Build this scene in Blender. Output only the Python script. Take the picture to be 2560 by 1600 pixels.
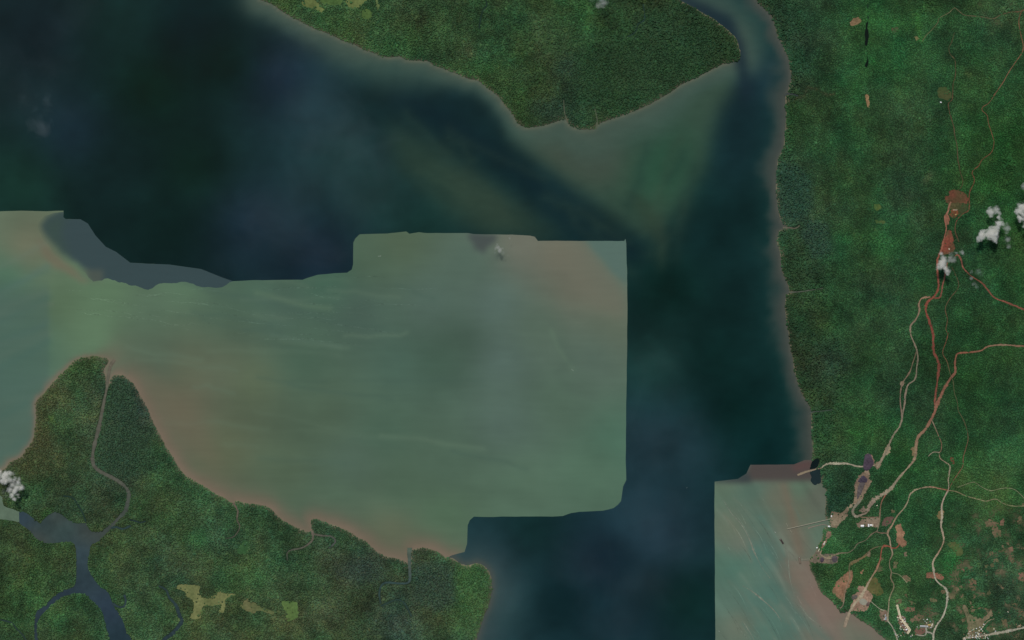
import bpy, bmesh, math, random
import numpy as np
from mathutils import Vector, Matrix
from mathutils.geometry import delaunay_2d_cdt

for o in list(bpy.data.objects):
    bpy.data.objects.remove(o)
scene = bpy.context.scene
R = math.radians
random.seed(7)
RNG = np.random.default_rng(7)

# ------------------------------------------------------------------ camera, sky, sun, exposure
MPP = 6.0                                   # metres of ground per photograph pixel (2560 x 1600)
cam_d = bpy.data.cameras.new('camera')
cam = bpy.data.objects.new('camera', cam_d)
scene.collection.objects.link(cam)
cam.location = (0, 0, 40000)
cam.rotation_euler = (0, 0, 0)
cam_d.sensor_width = 36
cam_d.lens = 36 * 40000 / (2560 * MPP)
cam_d.clip_start = 500
cam_d.clip_end = 600000
scene.camera = cam

SUN_EL, SUN_AZ = 57.0, -14.0                # azimuth measured from north (photo top), clockwise
world = bpy.data.worlds.new('World')
scene.world = world
world.use_nodes = True
wn = world.node_tree.nodes
wl = world.node_tree.links
sky = wn.new('ShaderNodeTexSky')
sky.sky_type = 'NISHITA'
sky.sun_disc = False
sky.sun_elevation = R(SUN_EL)
sky.sun_rotation = R(SUN_AZ)
wl.new(sky.outputs[0], wn['Background'].inputs[0])
wn['Background'].inputs[1].default_value = 0.06
sun_d = bpy.data.lights.new('sun', 'SUN')
sun_d.energy = 2.6
sun_d.angle = R(0.53)
sun_d.color = (1.0, 0.96, 0.90)
sun = bpy.data.objects.new('sun', sun_d)
scene.collection.objects.link(sun)
az, el = R(SUN_AZ), R(SUN_EL)
sdir = Vector((math.sin(az) * math.cos(el), math.cos(az) * math.cos(el), math.sin(el)))
sun.rotation_euler = sdir.to_track_quat('Z', 'Y').to_euler()
sun.location = (0, 9000, 20000)
vs = scene.view_settings
vs.view_transform = 'Standard'
vs.look = 'None'
vs.exposure = 0.0
vs.gamma = 1.0
vs.use_curve_mapping = False
scene.cycles.volume_bounces = 6
scene.cycles.volume_step_rate = 0.6
scene.cycles.use_denoising = True

# brightness a horizontal white surface gets from this sun and sky; turns colours seen in the photo into surface albedo
K_FLAT = np.array([0.90, 0.90, 0.92])
K_WOOD = np.array([0.57, 0.56, 0.61])
SKY_GLINT = np.array([0.0030, 0.0030, 0.0036])   # sheen of the sky on open water, taken off the water's own colour
def lin(c):
    c = np.asarray(c, float) / 255.0
    return np.where(c <= 0.04045, c / 12.92, ((c + 0.055) / 1.055) ** 2.4)

# ------------------------------------------------------------------ tracing helpers (photo pixels -> metres)
def crop(ix, iy, pts):                      # points read off a 640 x 400 enlargement
    return [(640 * ix + x / 3.78, 400 * iy + y / 3.78) for x, y in pts]
def zoom(x0, y0, s, pts):
    return [(x0 + x / s, y0 + y / s) for x, y in pts]
def A(*p): return crop(3, 0, p)
def B(*p): return crop(3, 1, p)
def C(*p): return crop(3, 2, p)
def D(*p): return crop(3, 3, p)
def X(px): return (px - 1280) * MPP
def Y(py): return (800 - py) * MPP

def catmull(pts, step, closed=False):
    p = np.array(pts, float)
    n = len(p)
    out = []
    segs = n if closed else n - 1
    for i in range(segs):
        if closed:
            a, b, c, d = p[(i - 1) % n], p[i], p[(i + 1) % n], p[(i + 2) % n]
        else:
            a, b, c, d = p[max(i - 1, 0)], p[i], p[i + 1], p[min(i + 2, n - 1)]
        L = np.hypot(*(c - b))
        k = max(1, int(L / step))
        for t in np.arange(k) / k:
            out.append(0.5 * ((2 * b) + (c - a) * t + (2 * a - 5 * b + 4 * c - d) * t * t + (3 * b - a - 3 * c + d) * t ** 3))
    if not closed:
        out.append(p[-1])
    return np.array(out)

def rough(pts, amp, minlen, closed=True):
    p = [np.array(q, float) for q in pts]
    while True:
        out, again = [], False
        n = len(p)
        for i in range(n if closed else n - 1):
            a, b = p[i], p[(i + 1) % n]
            d = b - a
            L = math.hypot(*d)
            out.append(a)
            if L > minlen:
                again = True
                nrm = np.array((-d[1], d[0])) / L
                out.append((a + b) / 2 + nrm * RNG.normal() * amp * L)
        if not closed:
            out.append(p[-1])
        p = out
        if not again:
            return np.array(p)

# ------------------------------------------------------------------ raster fields
M, GS = 400, 4                              # margin in pixels, coarse cell
GW, GH = (2560 + 2 * M) // GS + 1, (1600 + 2 * M) // GS + 1
gx = (np.arange(GW) * GS - M)[None, :] * np.ones((GH, 1))
gy = (np.arange(GH) * GS - M)[:, None] * np.ones((1, GW))

def fill(poly, x0, y0, cell, W, H):
    p = np.array(poly, float)
    px, py = (p[:, 0] - x0) / cell, (p[:, 1] - y0) / cell
    m = np.zeros((H, W + 1), np.int8)
    n = len(p)
    for i in range(n):
        xa, ya, xb, yb = px[i], py[i], px[(i + 1) % n], py[(i + 1) % n]
        if ya == yb:
            continue
        if ya > yb:
            xa, ya, xb, yb = xb, yb, xa, ya
        r0, r1 = max(0, math.ceil(ya)), min(H - 1, math.ceil(yb) - 1)
        if r1 < r0:
            continue
        r = np.arange(r0, r1 + 1)
        xc = np.clip(np.ceil(xa + (r - ya) * (xb - xa) / (yb - ya)), 0, W).astype(int)
        m[r, xc] ^= 1
    return np.bitwise_xor.accumulate(m, axis=1)[:, :W].astype(bool)
def gfill(poly): return fill(poly, -M, -M, GS, GW, GH).astype(np.float32)

def blur(a, rad_px):
    r = max(1, int(round(rad_px / GS / 1.7)))
    for _ in range(3):
        for ax in (0, 1):
            pad = [(0, 0)] * a.ndim
            pad[ax] = (r + 1, r)
            c = np.cumsum(np.pad(a, pad, mode='edge'), axis=ax)
            n = a.shape[ax]
            hi = np.take(c, np.arange(2 * r + 1, 2 * r + 1 + n), axis=ax)
            lo = np.take(c, np.arange(0, n), axis=ax)
            a = (hi - lo) / (2 * r + 1)
    return a

def vnoise(cell, seed, sx=1.0, sy=1.0, rot=0.0):
    rg = np.random.default_rng(seed)
    t = rg.random((256, 256)).astype(np.float32)
    c, s = math.cos(rot), math.sin(rot)
    u = (gx * c - gy * s) / (cell * sx) + 1000
    v = (gx * s + gy * c) / (cell * sy) + 1000
    iu, iv = np.floor(u).astype(int), np.floor(v).astype(int)
    fu, fv = u - iu, v - iv
    fu, fv = fu * fu * (3 - 2 * fu), fv * fv * (3 - 2 * fv)
    g = lambda a, b: t[(iv + b) % 256, (iu + a) % 256]
    return (g(0, 0) * (1 - fu) + g(1, 0) * fu) * (1 - fv) + (g(0, 1) * (1 - fu) + g(1, 1) * fu) * fv
def fbm(cell, seed, octs=4, **k):
    a = sum(vnoise(cell / 2 ** i, seed + i, **k) * 0.5 ** i for i in range(octs))
    a = a / sum(0.5 ** i for i in range(octs))
    return (a - a.mean()) / a.std()

def sample(f, x, y):
    u = np.clip((np.asarray(x) + M) / GS, 0, GW - 1.001)
    v = np.clip((np.asarray(y) + M) / GS, 0, GH - 1.001)
    i, j = np.floor(u).astype(int), np.floor(v).astype(int)
    a, b = u - i, v - j
    if f.ndim == 3:
        a, b = a[..., None], b[..., None]
    return (f[j, i] * (1 - a) + f[j, i + 1] * a) * (1 - b) + (f[j + 1, i] * (1 - a) + f[j + 1, i + 1] * a) * b

def idw(ctrl, power=2.6):
    num = np.zeros((GH, GW, 3), np.float64)
    den = np.zeros((GH, GW), np.float64)
    for x, y, c in ctrl:
        w = 1.0 / ((gx - x) ** 2 + (gy - y) ** 2 + 30 ** 2) ** (power / 2)
        den += w
        num += w[..., None] * np.array(c, float)
    return num / den[..., None]
def over(f, mask, colour, alpha=1.0):
    m = (mask * alpha)[..., None]
    return f * (1 - m) + np.array(colour, float) * m
def soft(f, poly, colour, feather, alpha=1.0):
    return over(f, blur(gfill(poly), feather), colour, alpha)
def stroke(pts, width, feather):            # soft line mask
    p = np.array(pts, float)
    m = np.zeros((GH, GW))
    r = width / 2 + 3 * max(feather, 2)
    i0, i1 = max(int((p[:, 0].min() - r + M) / GS), 0), min(int((p[:, 0].max() + r + M) / GS) + 2, GW)
    j0, j1 = max(int((p[:, 1].min() - r + M) / GS), 0), min(int((p[:, 1].max() + r + M) / GS) + 2, GH)
    if i1 <= i0 or j1 <= j0:
        return m
    x, y = gx[j0:j1, i0:i1], gy[j0:j1, i0:i1]
    d = np.full(x.shape, 1e9)
    for a, b in zip(p[:-1], p[1:]):
        e = b - a
        t = np.clip(((x - a[0]) * e[0] + (y - a[1]) * e[1]) / (e @ e + 1e-9), 0, 1)
        d = np.minimum(d, np.hypot(x - a[0] - t * e[0], y - a[1] - t * e[1]))
    m[j0:j1, i0:i1] = 1 / (1 + np.exp(np.clip((d - width / 2) / max(feather / 3, 0.5), -30, 30)))
    return m

# ------------------------------------------------------------------ materials
def nodes(name):
    m = bpy.data.materials.new(name)
    m.use_nodes = True
    nt = m.node_tree
    return m, nt, nt.nodes, nt.links, nt.nodes['Principled BSDF']
def noise_scaled(nt, scale, detail, lo, hi, vec=None):
    n = nt.nodes.new('ShaderNodeTexNoise')
    n.inputs['Scale'].default_value = scale
    n.inputs['Detail'].default_value = detail
    if vec is not None:
        nt.links.new(vec, n.inputs['Vector'])
    mr = nt.nodes.new('ShaderNodeMapRange')
    mr.inputs[1].default_value = 0.3
    mr.inputs[2].default_value = 0.7
    mr.inputs[3].default_value = lo
    mr.inputs[4].default_value = hi
    nt.links.new(n.outputs['Fac'], mr.inputs[0])
    return mr.outputs[0]
def mat_field(name, rough_v, spec, layers, stretch=None):
    """colour laid down in the mesh, broken up by procedural noise layers (scale per metre, lo, hi)"""
    m, nt, N, L, bs = nodes(name)
    at = N.new('ShaderNodeAttribute')
    at.attribute_name = 'col'
    geo = N.new('ShaderNodeNewGeometry')
    vec = geo.outputs['Position']
    if stretch:
        mp = N.new('ShaderNodeMapping')
        mp.inputs['Scale'].default_value = stretch[:3]
        mp.inputs['Rotation'].default_value = (0, 0, stretch[3])
        L.new(vec, mp.inputs['Vector'])
        vec = mp.outputs[0]
    col = at.outputs['Color']
    for sc, lo, hi in layers:
        fac = noise_scaled(nt, sc, 4, lo, hi, vec)
        mx = N.new('ShaderNodeVectorMath')
        mx.operation = 'SCALE'
        L.new(col, mx.inputs[0])
        L.new(fac, mx.inputs['Scale'])
        col = mx.outputs[0]
    L.new(col, bs.inputs['Base Color'])
    bs.inputs['Roughness'].default_value = rough_v
    bs.inputs['Specular IOR Level'].default_value = spec
    return m
def mat_plain(name, srgb, rough_v=0.7, var=0.25, scale=0.15, spec=0.3, metal=0.0):
    m, nt, N, L, bs = nodes(name)
    c = lin(srgb) / K_FLAT
    rgb = N.new('ShaderNodeRGB')
    rgb.outputs[0].default_value = (*np.clip(c, 0, 0.85), 1)
    mx = N.new('ShaderNodeVectorMath')
    mx.operation = 'SCALE'
    L.new(rgb.outputs[0], mx.inputs[0])
    L.new(noise_scaled(nt, scale, 4, 1 - var, 1 + var), mx.inputs['Scale'])
    L.new(mx.outputs[0], bs.inputs['Base Color'])
    bs.inputs['Roughness'].default_value = rough_v
    bs.inputs['Specular IOR Level'].default_value = spec
    bs.inputs['Metallic'].default_value = metal
    return m

MAT = dict(
    water=mat_field('estuary_water', 0.3, 0.10, [(0.0012, 0.95, 1.05), (0.008, 0.95, 1.05)], stretch=(0.5, 1.0, 1.0, -0.5)),
    turbid=mat_field('turbid_water', 0.4, 0.12, [(0.0016, 0.98, 1.02), (0.012, 0.975, 1.025)], stretch=(0.13, 1.0, 1.0, 0.15)),
    creek=mat_field('creek_water', 0.3, 0.08, [(0.01, 0.9, 1.1)]),
    land=mat_field('forest_floor', 0.95, 0.1, [(0.004, 0.85, 1.15), (0.03, 0.75, 1.25)]),
    soil=mat_field('bare_soil', 0.95, 0.1, [(0.006, 0.82, 1.18), (0.035, 0.72, 1.28), (0.1, 0.9, 1.1)]),
    grass=mat_field('open_grass', 0.95, 0.1, [(0.005, 0.85, 1.15), (0.03, 0.8, 1.2)]),
    road=mat_field('road_dirt', 0.95, 0.1, [(0.004, 0.85, 1.15), (0.04, 0.82, 1.18)]),
)

# ------------------------------------------------------------------ object helpers
col = scene.collection
def tag(o, label, cat=None, kind=None, group=None):
    o['label'] = label
    if cat: o['category'] = cat
    if kind: o['kind'] = kind
    if group: o['group'] = group
    return o
def new_obj(name, me, mat=None, parent=None):
    o = bpy.data.objects.new(name, me)
    col.objects.link(o)
    if mat is not None:
        me.materials.append(mat) if not me.materials else None
    if parent is not None:
        o.parent = parent
    return o
def mesh_np(name, v, f, colours=None):
    me = bpy.data.meshes.new(name)
    v = np.asarray(v, np.float32)
    f = np.asarray(f, np.int32)
    me.vertices.add(len(v))
    me.vertices.foreach_set('co', v.ravel())
    k = f.shape[1]
    me.loops.add(f.size)
    me.loops.foreach_set('vertex_index', f.ravel())
    me.polygons.add(len(f))
    me.polygons.foreach_set('loop_start', np.arange(len(f), dtype=np.int32) * k)
    me.polygons.foreach_set('loop_total', np.full(len(f), k, np.int32))
    me.update(calc_edges=True)
    if colours is not None:
        a = me.attributes.new('col', 'FLOAT_COLOR', 'POINT')
        c = np.ones((len(v), 4), np.float32)
        c[:, :3] = colours
        a.data.foreach_set('color', c.ravel())
    me.validate()
    return me

def inside(poly, x, y):
    p = np.array(poly, float)
    r = np.zeros(len(x), bool)
    n = len(p)
    for i in range(n):
        xa, ya = p[i]
        xb, yb = p[(i + 1) % n]
        c = (ya > y) != (yb > y)
        if yb != ya:
            r ^= c & (x < (xb - xa) * (y - ya) / (yb - ya) + xa)
    return r
def sheet(name, poly, z, step, colfn, mat, skirt=0.0, rim=None):
    p = np.array(poly, float)
    x0, y0 = p.min(0)
    x1, y1 = p.max(0)
    xs, ys = np.meshgrid(np.arange(x0 + step / 2, x1, step), np.arange(y0 + step / 2, y1, step))
    q = np.stack([xs.ravel(), ys.ravel()], 1) + RNG.uniform(-0.2, 0.2, (xs.size, 2)) * step
    if len(q):
        q = q[inside(p, q[:, 0], q[:, 1])]
    allp = np.vstack([p, q]) if len(q) else p
    res = delaunay_2d_cdt([Vector((a, b)) for a, b in allp], [], [list(range(len(p)))], 1, 1e-4)
    v = np.array([(a.x, a.y) for a in res[0]])
    f = np.array([t for t in res[2] if len(t) == 3])
    a, b, c = v[f[:, 0]], v[f[:, 1]], v[f[:, 2]]
    cr = (b[:, 0] - a[:, 0]) * (c[:, 1] - a[:, 1]) - (b[:, 1] - a[:, 1]) * (c[:, 0] - a[:, 0])
    f[cr > 0] = f[cr > 0][:, ::-1]          # photo y runs down
    colr = colfn(v[:, 0], v[:, 1])
    v3 = np.stack([X(v[:, 0]), Y(v[:, 1]), np.full(len(v), z)], 1)
    if skirt:
        e = {}
        for t in f:
            for i in range(3):
                e[(t[i], t[(i + 1) % 3])] = 1
        bnd = [k for k in e if (k[1], k[0]) not in e]
        ids = {}
        low = []
        for k in bnd:
            for w in k:
                if w not in ids:
                    ids[w] = len(v3) + len(low)
                    low.append((*v3[w][:2], z - skirt))
        v3 = np.vstack([v3, low])
        colr = np.vstack([colr, colr[list(ids)]])
        extra = []
        for i, j in bnd:
            extra += [(j, i, ids[i]), (j, ids[i], ids[j])]
        f = np.vstack([f, extra])
    return new_obj(name, mesh_np(name, v3, f, colr), mat)
def flat(c, k=K_FLAT):
    cc = lin(c) / k
    return lambda x, y: np.tile(np.maximum(cc, 0.002), (len(x), 1))
BLOT = [fbm(20, 300 + i * 10, 3) for i in range(6)]
def blotc(c1, c2, i):
    f = BLOT[i % 6]
    a, b = lin(c1) / K_FLAT, lin(c2) / K_FLAT
    def fn(x, y):
        t = np.clip(0.5 + 0.45 * sample(f, x, y), 0, 1)[:, None]
        return a * (1 - t) + b * t
    return fn
def ribbon(name, pts, width, z, colours, mat, jitter=0.25, step=3.0, sm=True):
    p = catmull(pts, step) if sm else np.array(pts, float)
    d = np.gradient(p, axis=0)
    d /= np.hypot(d[:, 0], d[:, 1])[:, None] + 1e-9
    nrm = np.stack([-d[:, 1], d[:, 0]], 1)
    n = len(p)
    w = np.interp(np.linspace(0, 1, n), np.linspace(0, 1, len(width)), width) if hasattr(width, '__len__') else np.full(n, float(width))
    k6 = max(3, n // 5)
    w = w * np.exp(0.9 * jitter * 1.6 * np.interp(np.arange(n), np.linspace(0, n - 1, k6), RNG.normal(size=k6)))
    jl = np.clip(1 + jitter * RNG.normal(size=n), 0.35, 2)
    jr = np.clip(1 + jitter * RNG.normal(size=n), 0.35, 2)
    l, r = p + nrm * (w * jl / 2)[:, None], p - nrm * (w * jr / 2)[:, None]
    cs = np.array([lin(np.array(c) * 0.90 + np.mean(c) * 0.10) / K_FLAT for c in colours])
    t = np.linspace(0, 1, n)
    k = np.linspace(0, 1, len(cs))
    cc = np.stack([np.interp(t, k, cs[:, i]) for i in range(3)], 1) * np.clip(1 + 0.10 * RNG.normal(size=n), 0.6, 1.4)[:, None]
    v = np.zeros((3 * n, 3))
    cols = np.zeros((3 * n, 3))
    for s, q in enumerate((l, p, r)):
        v[s::3, 0], v[s::3, 1], v[s::3, 2] = X(q[:, 0]), Y(q[:, 1]), z
        cols[s::3] = cc * (1.0 if s == 1 else 0.88)
    f = []
    for i in range(n - 1):
        a, b = 3 * i, 3 * i + 3
        f += [(a, a + 1, b + 1), (a, b + 1, b), (a + 1, a + 2, b + 2), (a + 1, b + 2, b + 1)]
    f = np.array(f)
    va = v[f]
    nz = np.cross(va[:, 1] - va[:, 0], va[:, 2] - va[:, 0])[:, 2]
    f[nz < 0] = f[nz < 0][:, ::-1]
    return new_obj(name, mesh_np(name, v, f, cols), mat)

# ------------------------------------------------------------------ coastlines
north_coast = crop(1, 0, [(40, 0), (150, 40), (250, 110), (330, 155), (430, 210), (560, 275), (700, 325), (820, 385), (920, 415), (1010, 465),
    (1140, 510), (1200, 535), (1290, 540), (1350, 530), (1430, 565), (1560, 575), (1640, 580), (1670, 610), (1800, 660), (1930, 710),
    (2010, 745), (2100, 765), (2200, 840), (2310, 930), (2340, 990), (2410, 1055)]) + crop(2, 0, [(20, 1110), (60, 1170), (120, 1200),
    (210, 1200), (300, 1185), (400, 1155), (480, 1130), (515, 1135), (530, 1170), (600, 1210), (690, 1225), (780, 1215), (800, 1185),
    (830, 1165), (950, 1120), (1100, 1070), (1250, 1010), (1400, 930), (1500, 870), (1600, 800), (1740, 735), (1870, 665), (2000, 605),
    (2100, 585), (2145, 560), (2160, 525), (2150, 460), (2120, 370), (2060, 300), (1980, 235), (1900, 175), (1800, 120), (1700, 60), (1580, 0)])
north = north_coast + [(1600, -70), (1450, -200), (1300, -620), (200, -620), (480, -120), (560, -60)]
east_coast = [(1860, -620), (1850, -200), (1875, -60)] + crop(2, 0, [(2310, 0)]) + A((0, 110), (60, 220), (80, 320), (130, 410), (160, 490), (195, 560),
    (205, 640), (220, 740), (195, 830), (180, 885), (165, 910), (165, 1000), (170, 1100), (165, 1200), (155, 1300), (150, 1380), (125, 1440)) \
    + B((95, 0), (80, 130), (75, 260), (85, 380), (100, 500), (130, 590), (180, 632), (150, 655), (105, 670), (85, 780), (110, 860), (125, 960),
    (135, 1060), (175, 1150), (200, 1230), (205, 1252), (175, 1275), (160, 1380), (170, 1500)) + C((195, 130), (210, 260), (235, 370), (245, 460),
    (270, 560), (300, 650), (330, 720), (370, 780), (412, 850), (405, 900), (410, 1000), (415, 1100), (420, 1200), (420, 1290)) \
    + [(2030, 1160), (2044, 1176), (2051, 1192), (2053, 1208), (2063, 1222), (2065, 1240), (2063, 1270), (2064, 1298)] \
    + D((575, 385), (578, 430), (525, 460), (520, 500), (505, 560), (470, 620), (450, 680), (400, 740), (385, 765), (395, 790), (400, 850), (430, 900),
    (460, 980), (500, 1060), (560, 1110), (620, 1160), (660, 1220), (690, 1260), (740, 1245), (790, 1265), (850, 1310), (930, 1360),
    (990, 1400), (1050, 1460), (1100, 1500)) + [(2235, 1640), (2290, 1800), (2330, 2220)]
east = east_coast + [(3400, 2220), (3400, -620)]
west_coast = [(-13, 1236), (-16, 1192)] + crop(0, 2, [(40, 1410), (90, 1340), (170, 1310), (220, 1260), (300, 1150), (330, 1010), (340, 860), (330, 790),
    (370, 730), (420, 680), (490, 600), (540, 540), (600, 490), (650, 430), (720, 380), (800, 350), (900, 340), (970, 350), (1020, 370), (1025, 400),
    (990, 450), (985, 500), (1000, 545), (1015, 600), (1035, 600), (1045, 560), (1080, 520), (1140, 515), (1200, 550), (1270, 610), (1330, 720),
    (1390, 830), (1430, 920), (1470, 1010), (1510, 1080), (1560, 1180), (1620, 1270), (1690, 1390), (1760, 1470)]) + crop(0, 3, [(1830, 0), (1900, 40),
    (2010, 110), (2120, 170), (2205, 222), (2230, 195), (2300, 210), (2400, 225)]) + crop(1, 3, [(90, 245), (150, 280), (210, 345), (280, 395), (370, 440),
    (450, 480), (520, 492), (530, 470), (515, 410), (525, 370), (570, 365), (680, 405), (780, 440), (880, 485), (960, 540), (1040, 580), (1090, 630),
    (1170, 690), (1250, 725), (1330, 740), (1420, 775), (1440, 802), (1465, 790), (1465, 680), (1500, 650), (1580, 640), (1660, 655), (1740, 690),
    (1800, 730), (1860, 738), (1950, 800), (2030, 800), (2090, 785), (2150, 810), (2200, 860), (2225, 930), (2230, 1020), (2220, 1100), (2195, 1200),
    (2160, 1270), (2130, 1360), (2105, 1440), (2085, 1512)]) + [(1180, 1720), (1150, 2220)]
west = west_coast + [(-800, 2220), (-800, 1290), (-300, 1330), (-60, 1306), (-13, 1299)]
LANDS = {}
for k, base, nc in (('north', north, len(north_coast)), ('east', east, len(east_coast)), ('west', west, len(west_coast))):
    cst = catmull(base[:nc], 6.0)
    cst = rough(cst, 0.10, 5.0, closed=False)
    LANDS[k] = np.vstack([cst, base[nc:]])
g_land = sum(gfill(p) for p in LANDS.values())

def shore_dist(p):
    d = np.full((GH, GW), 400.0)
    p = np.asarray(p)
    for a, b in zip(p[:-1:2], p[2::2]):
        i0, i1 = int((min(a[0], b[0]) - 200 + M) / GS), int((max(a[0], b[0]) + 200 + M) / GS)
        j0, j1 = int((min(a[1], b[1]) - 200 + M) / GS), int((max(a[1], b[1]) + 200 + M) / GS)
        i0, j0 = max(i0, 0), max(j0, 0)
        if i1 <= i0 or j1 <= j0:
            continue
        s = np.s_[j0:j1, i0:i1]
        e = b - a
        t = np.clip(((gx[s] - a[0]) * e[0] + (gy[s] - a[1]) * e[1]) / (e @ e + 1e-9), 0, 1)
        d[s] = np.minimum(d[s], np.hypot(gx[s] - a[0] - t * e[0], gy[s] - a[1] - t * e[1]))
    return d
DN, DE, DW = [shore_dist(LANDS[k][:n]) for k, n in (('north', len(LANDS['north']) - 6), ('east', len(LANDS['east']) - 2), ('west', len(LANDS['west']) - 5))]
DSH = np.minimum(np.minimum(DN, DE), DW)

# ------------------------------------------------------------------ water: how deep and how muddy it is
n1, n2, n3 = fbm(160, 11, 4), fbm(60, 21, 3), fbm(300, 31, 3)
deep = idw([(100, 80, (20, 33, 38)), (300, 60, (18, 38, 36)), (480, 60, (10, 26, 28)), (560, 160, (12, 30, 26)), (380, 220, (14, 36, 28)),
    (300, 420, (18, 34, 34)), (60, 460, (26, 52, 44)), (180, 330, (24, 38, 46)), (480, 420, (15, 34, 28)), (420, 560, (15, 32, 30)),
    (620, 560, (26, 40, 50)), (800, 640, (28, 42, 54)), (780, 280, (34, 54, 60)), (860, 380, (34, 56, 56)), (700, 200, (24, 36, 48)),
    (960, 260, (20, 40, 42)), (1080, 300, (18, 38, 42)), (960, 480, (34, 58, 56)), (1060, 560, (26, 52, 48)), (1260, 400, (20, 40, 42)),
    (1420, 520, (20, 40, 44)), (1540, 580, (20, 40, 42)), (1660, 720, (14, 36, 32)), (1800, 560, (18, 40, 40)), (1820, 330, (24, 46, 50)),
    (1860, 160, (30, 48, 56)), (1860, 60, (24, 40, 46)), (1640, 900, (32, 58, 54)), (1780, 900, (15, 36, 34)), (1840, 1020, (13, 34, 32)),
    (1620, 1120, (40, 60, 68)), (1700, 1120, (30, 50, 56)), (1900, 1120, (14, 38, 38)), (1600, 1280, (36, 54, 62)), (1640, 1340, (40, 56, 66)),
    (1500, 1400, (27, 43, 54)), (1330, 1320, (20, 40, 40)), (1400, 1500, (20, 40, 44)), (1240, 1500, (46, 66, 68)), (1230, 1400, (36, 56, 62)),
    (1720, 1500, (16, 36, 34)), (1560, 1560, (27, 45, 52)), (-300, 200, (20, 36, 38)), (1500, 1900, (24, 40, 46))])
deep = blur(deep, 24) * np.array([0.93, 1.03, 1.03])
deep *= (1 + 0.06 * n1 + 0.03 * n2)[..., None]
deep = soft(deep, [(960, 300), (1060, 345), (1150, 405), (1250, 470), (1340, 535), (1420, 590), (1390, 600), (1230, 600), (1130, 545), (1060, 470), (990, 400)], (46, 66, 54), 36, 0.75)
deep = soft(deep, [(1100, 400), (1200, 455), (1320, 550), (1250, 580), (1150, 500)], (56, 72, 58), 34, 0.5)
deep = soft(deep, [(1275, 318), (1400, 325), (1500, 318), (1852, 148), (1838, 215), (1800, 275), (1780, 340), (1762, 410), (1720, 480), (1670, 550), (1620, 590),
    (1570, 565), (1500, 515), (1420, 455), (1340, 395), (1290, 345)], (58, 80, 65), 28, 0.9)
deep = soft(deep, [(1290, 322), (1420, 328), (1530, 330), (1570, 400), (1530, 455), (1460, 450), (1370, 395)], (68, 72, 60), 40, 0.85)
deep = soft(deep, [(1600, 350), (1730, 320), (1740, 400), (1700, 500), (1620, 540), (1580, 480)], (40, 80, 60), 70, 0.85)
deep = soft(deep, [(1560, 470), (1620, 500), (1662, 560), (1668, 640), (1650, 690), (1640, 600), (1600, 545)], (46, 62, 50), 16, 0.6)
deep = over(deep, stroke([(1000, 245), (1090, 290), (1230, 375), (1350, 470), (1460, 555), (1580, 625)], 38, 34), (16, 36, 42), 0.8)
band = np.exp(-(DN / np.clip(62 + 22 * n3, 34, 110)) ** 2.4)
deep = over(deep, np.clip(band, 0, 1), (64, 88, 78), 0.9)
deep = over(deep, np.exp(-(DN / np.clip(34 + 9 * n1, 14, 60)) ** 1.8), (76, 86, 74), 0.55)
deep = over(deep, np.exp(-(DN / 5) ** 1.3), (104, 104, 86), 0.75)
rgd = np.random.default_rng(9)
for i in range(40):
    if i < 22:
        x0, y0, ang, ln = rgd.uniform(980, 1560), 0, 0.62, rgd.uniform(80, 260)
        y0 = 300 + (x0 - 1000) * 0.45 + rgd.uniform(-60, 130)
    else:
        x0, y0, ang, ln = rgd.uniform(1590, 1760), rgd.uniform(330, 620), 1.9, rgd.uniform(60, 160)
    tt = np.linspace(0, ln, 8)
    ang += rgd.uniform(-0.2, 0.2)
    pts_ = np.stack([x0 + tt * math.cos(ang) + np.cumsum(rgd.normal(size=8)) * 4, y0 + tt * math.sin(ang) + np.cumsum(rgd.normal(size=8)) * 4], 1)
    deep = over(deep, stroke(pts_, rgd.uniform(5, 16), rgd.uniform(12, 30)), ((58, 78, 62), (24, 46, 44), (50, 66, 54))[i % 3], rgd.uniform(0.12, 0.32))
deep = soft(deep, [(1620, -60), (1720, -10), (1830, 40), (1862, 120), (1880, 240), (1860, 260), (1842, 160), (1800, 80), (1700, 10)], (27, 44, 52), 16, 0.95)
deep = over(deep, np.exp(-(DE / 52) ** 2), (24, 60, 56), 0.55)
deep = over(deep, np.exp(-(DE / np.clip(28 + 7 * n2, 14, 60)) ** 3.2), (66, 72, 67), 0.9)
deep = over(deep, np.exp(-(DE / 5) ** 1.3), (92, 90, 80), 0.6)
deep = over(deep, np.exp(-(np.where(gx > 1120, DW, 400) / 46) ** 1.6), (58, 74, 74), 0.8)
deep = over(deep, np.exp(-(np.where(gx > 1120, DW, 400) / 10) ** 1.6), (84, 82, 72), 0.6)

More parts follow.
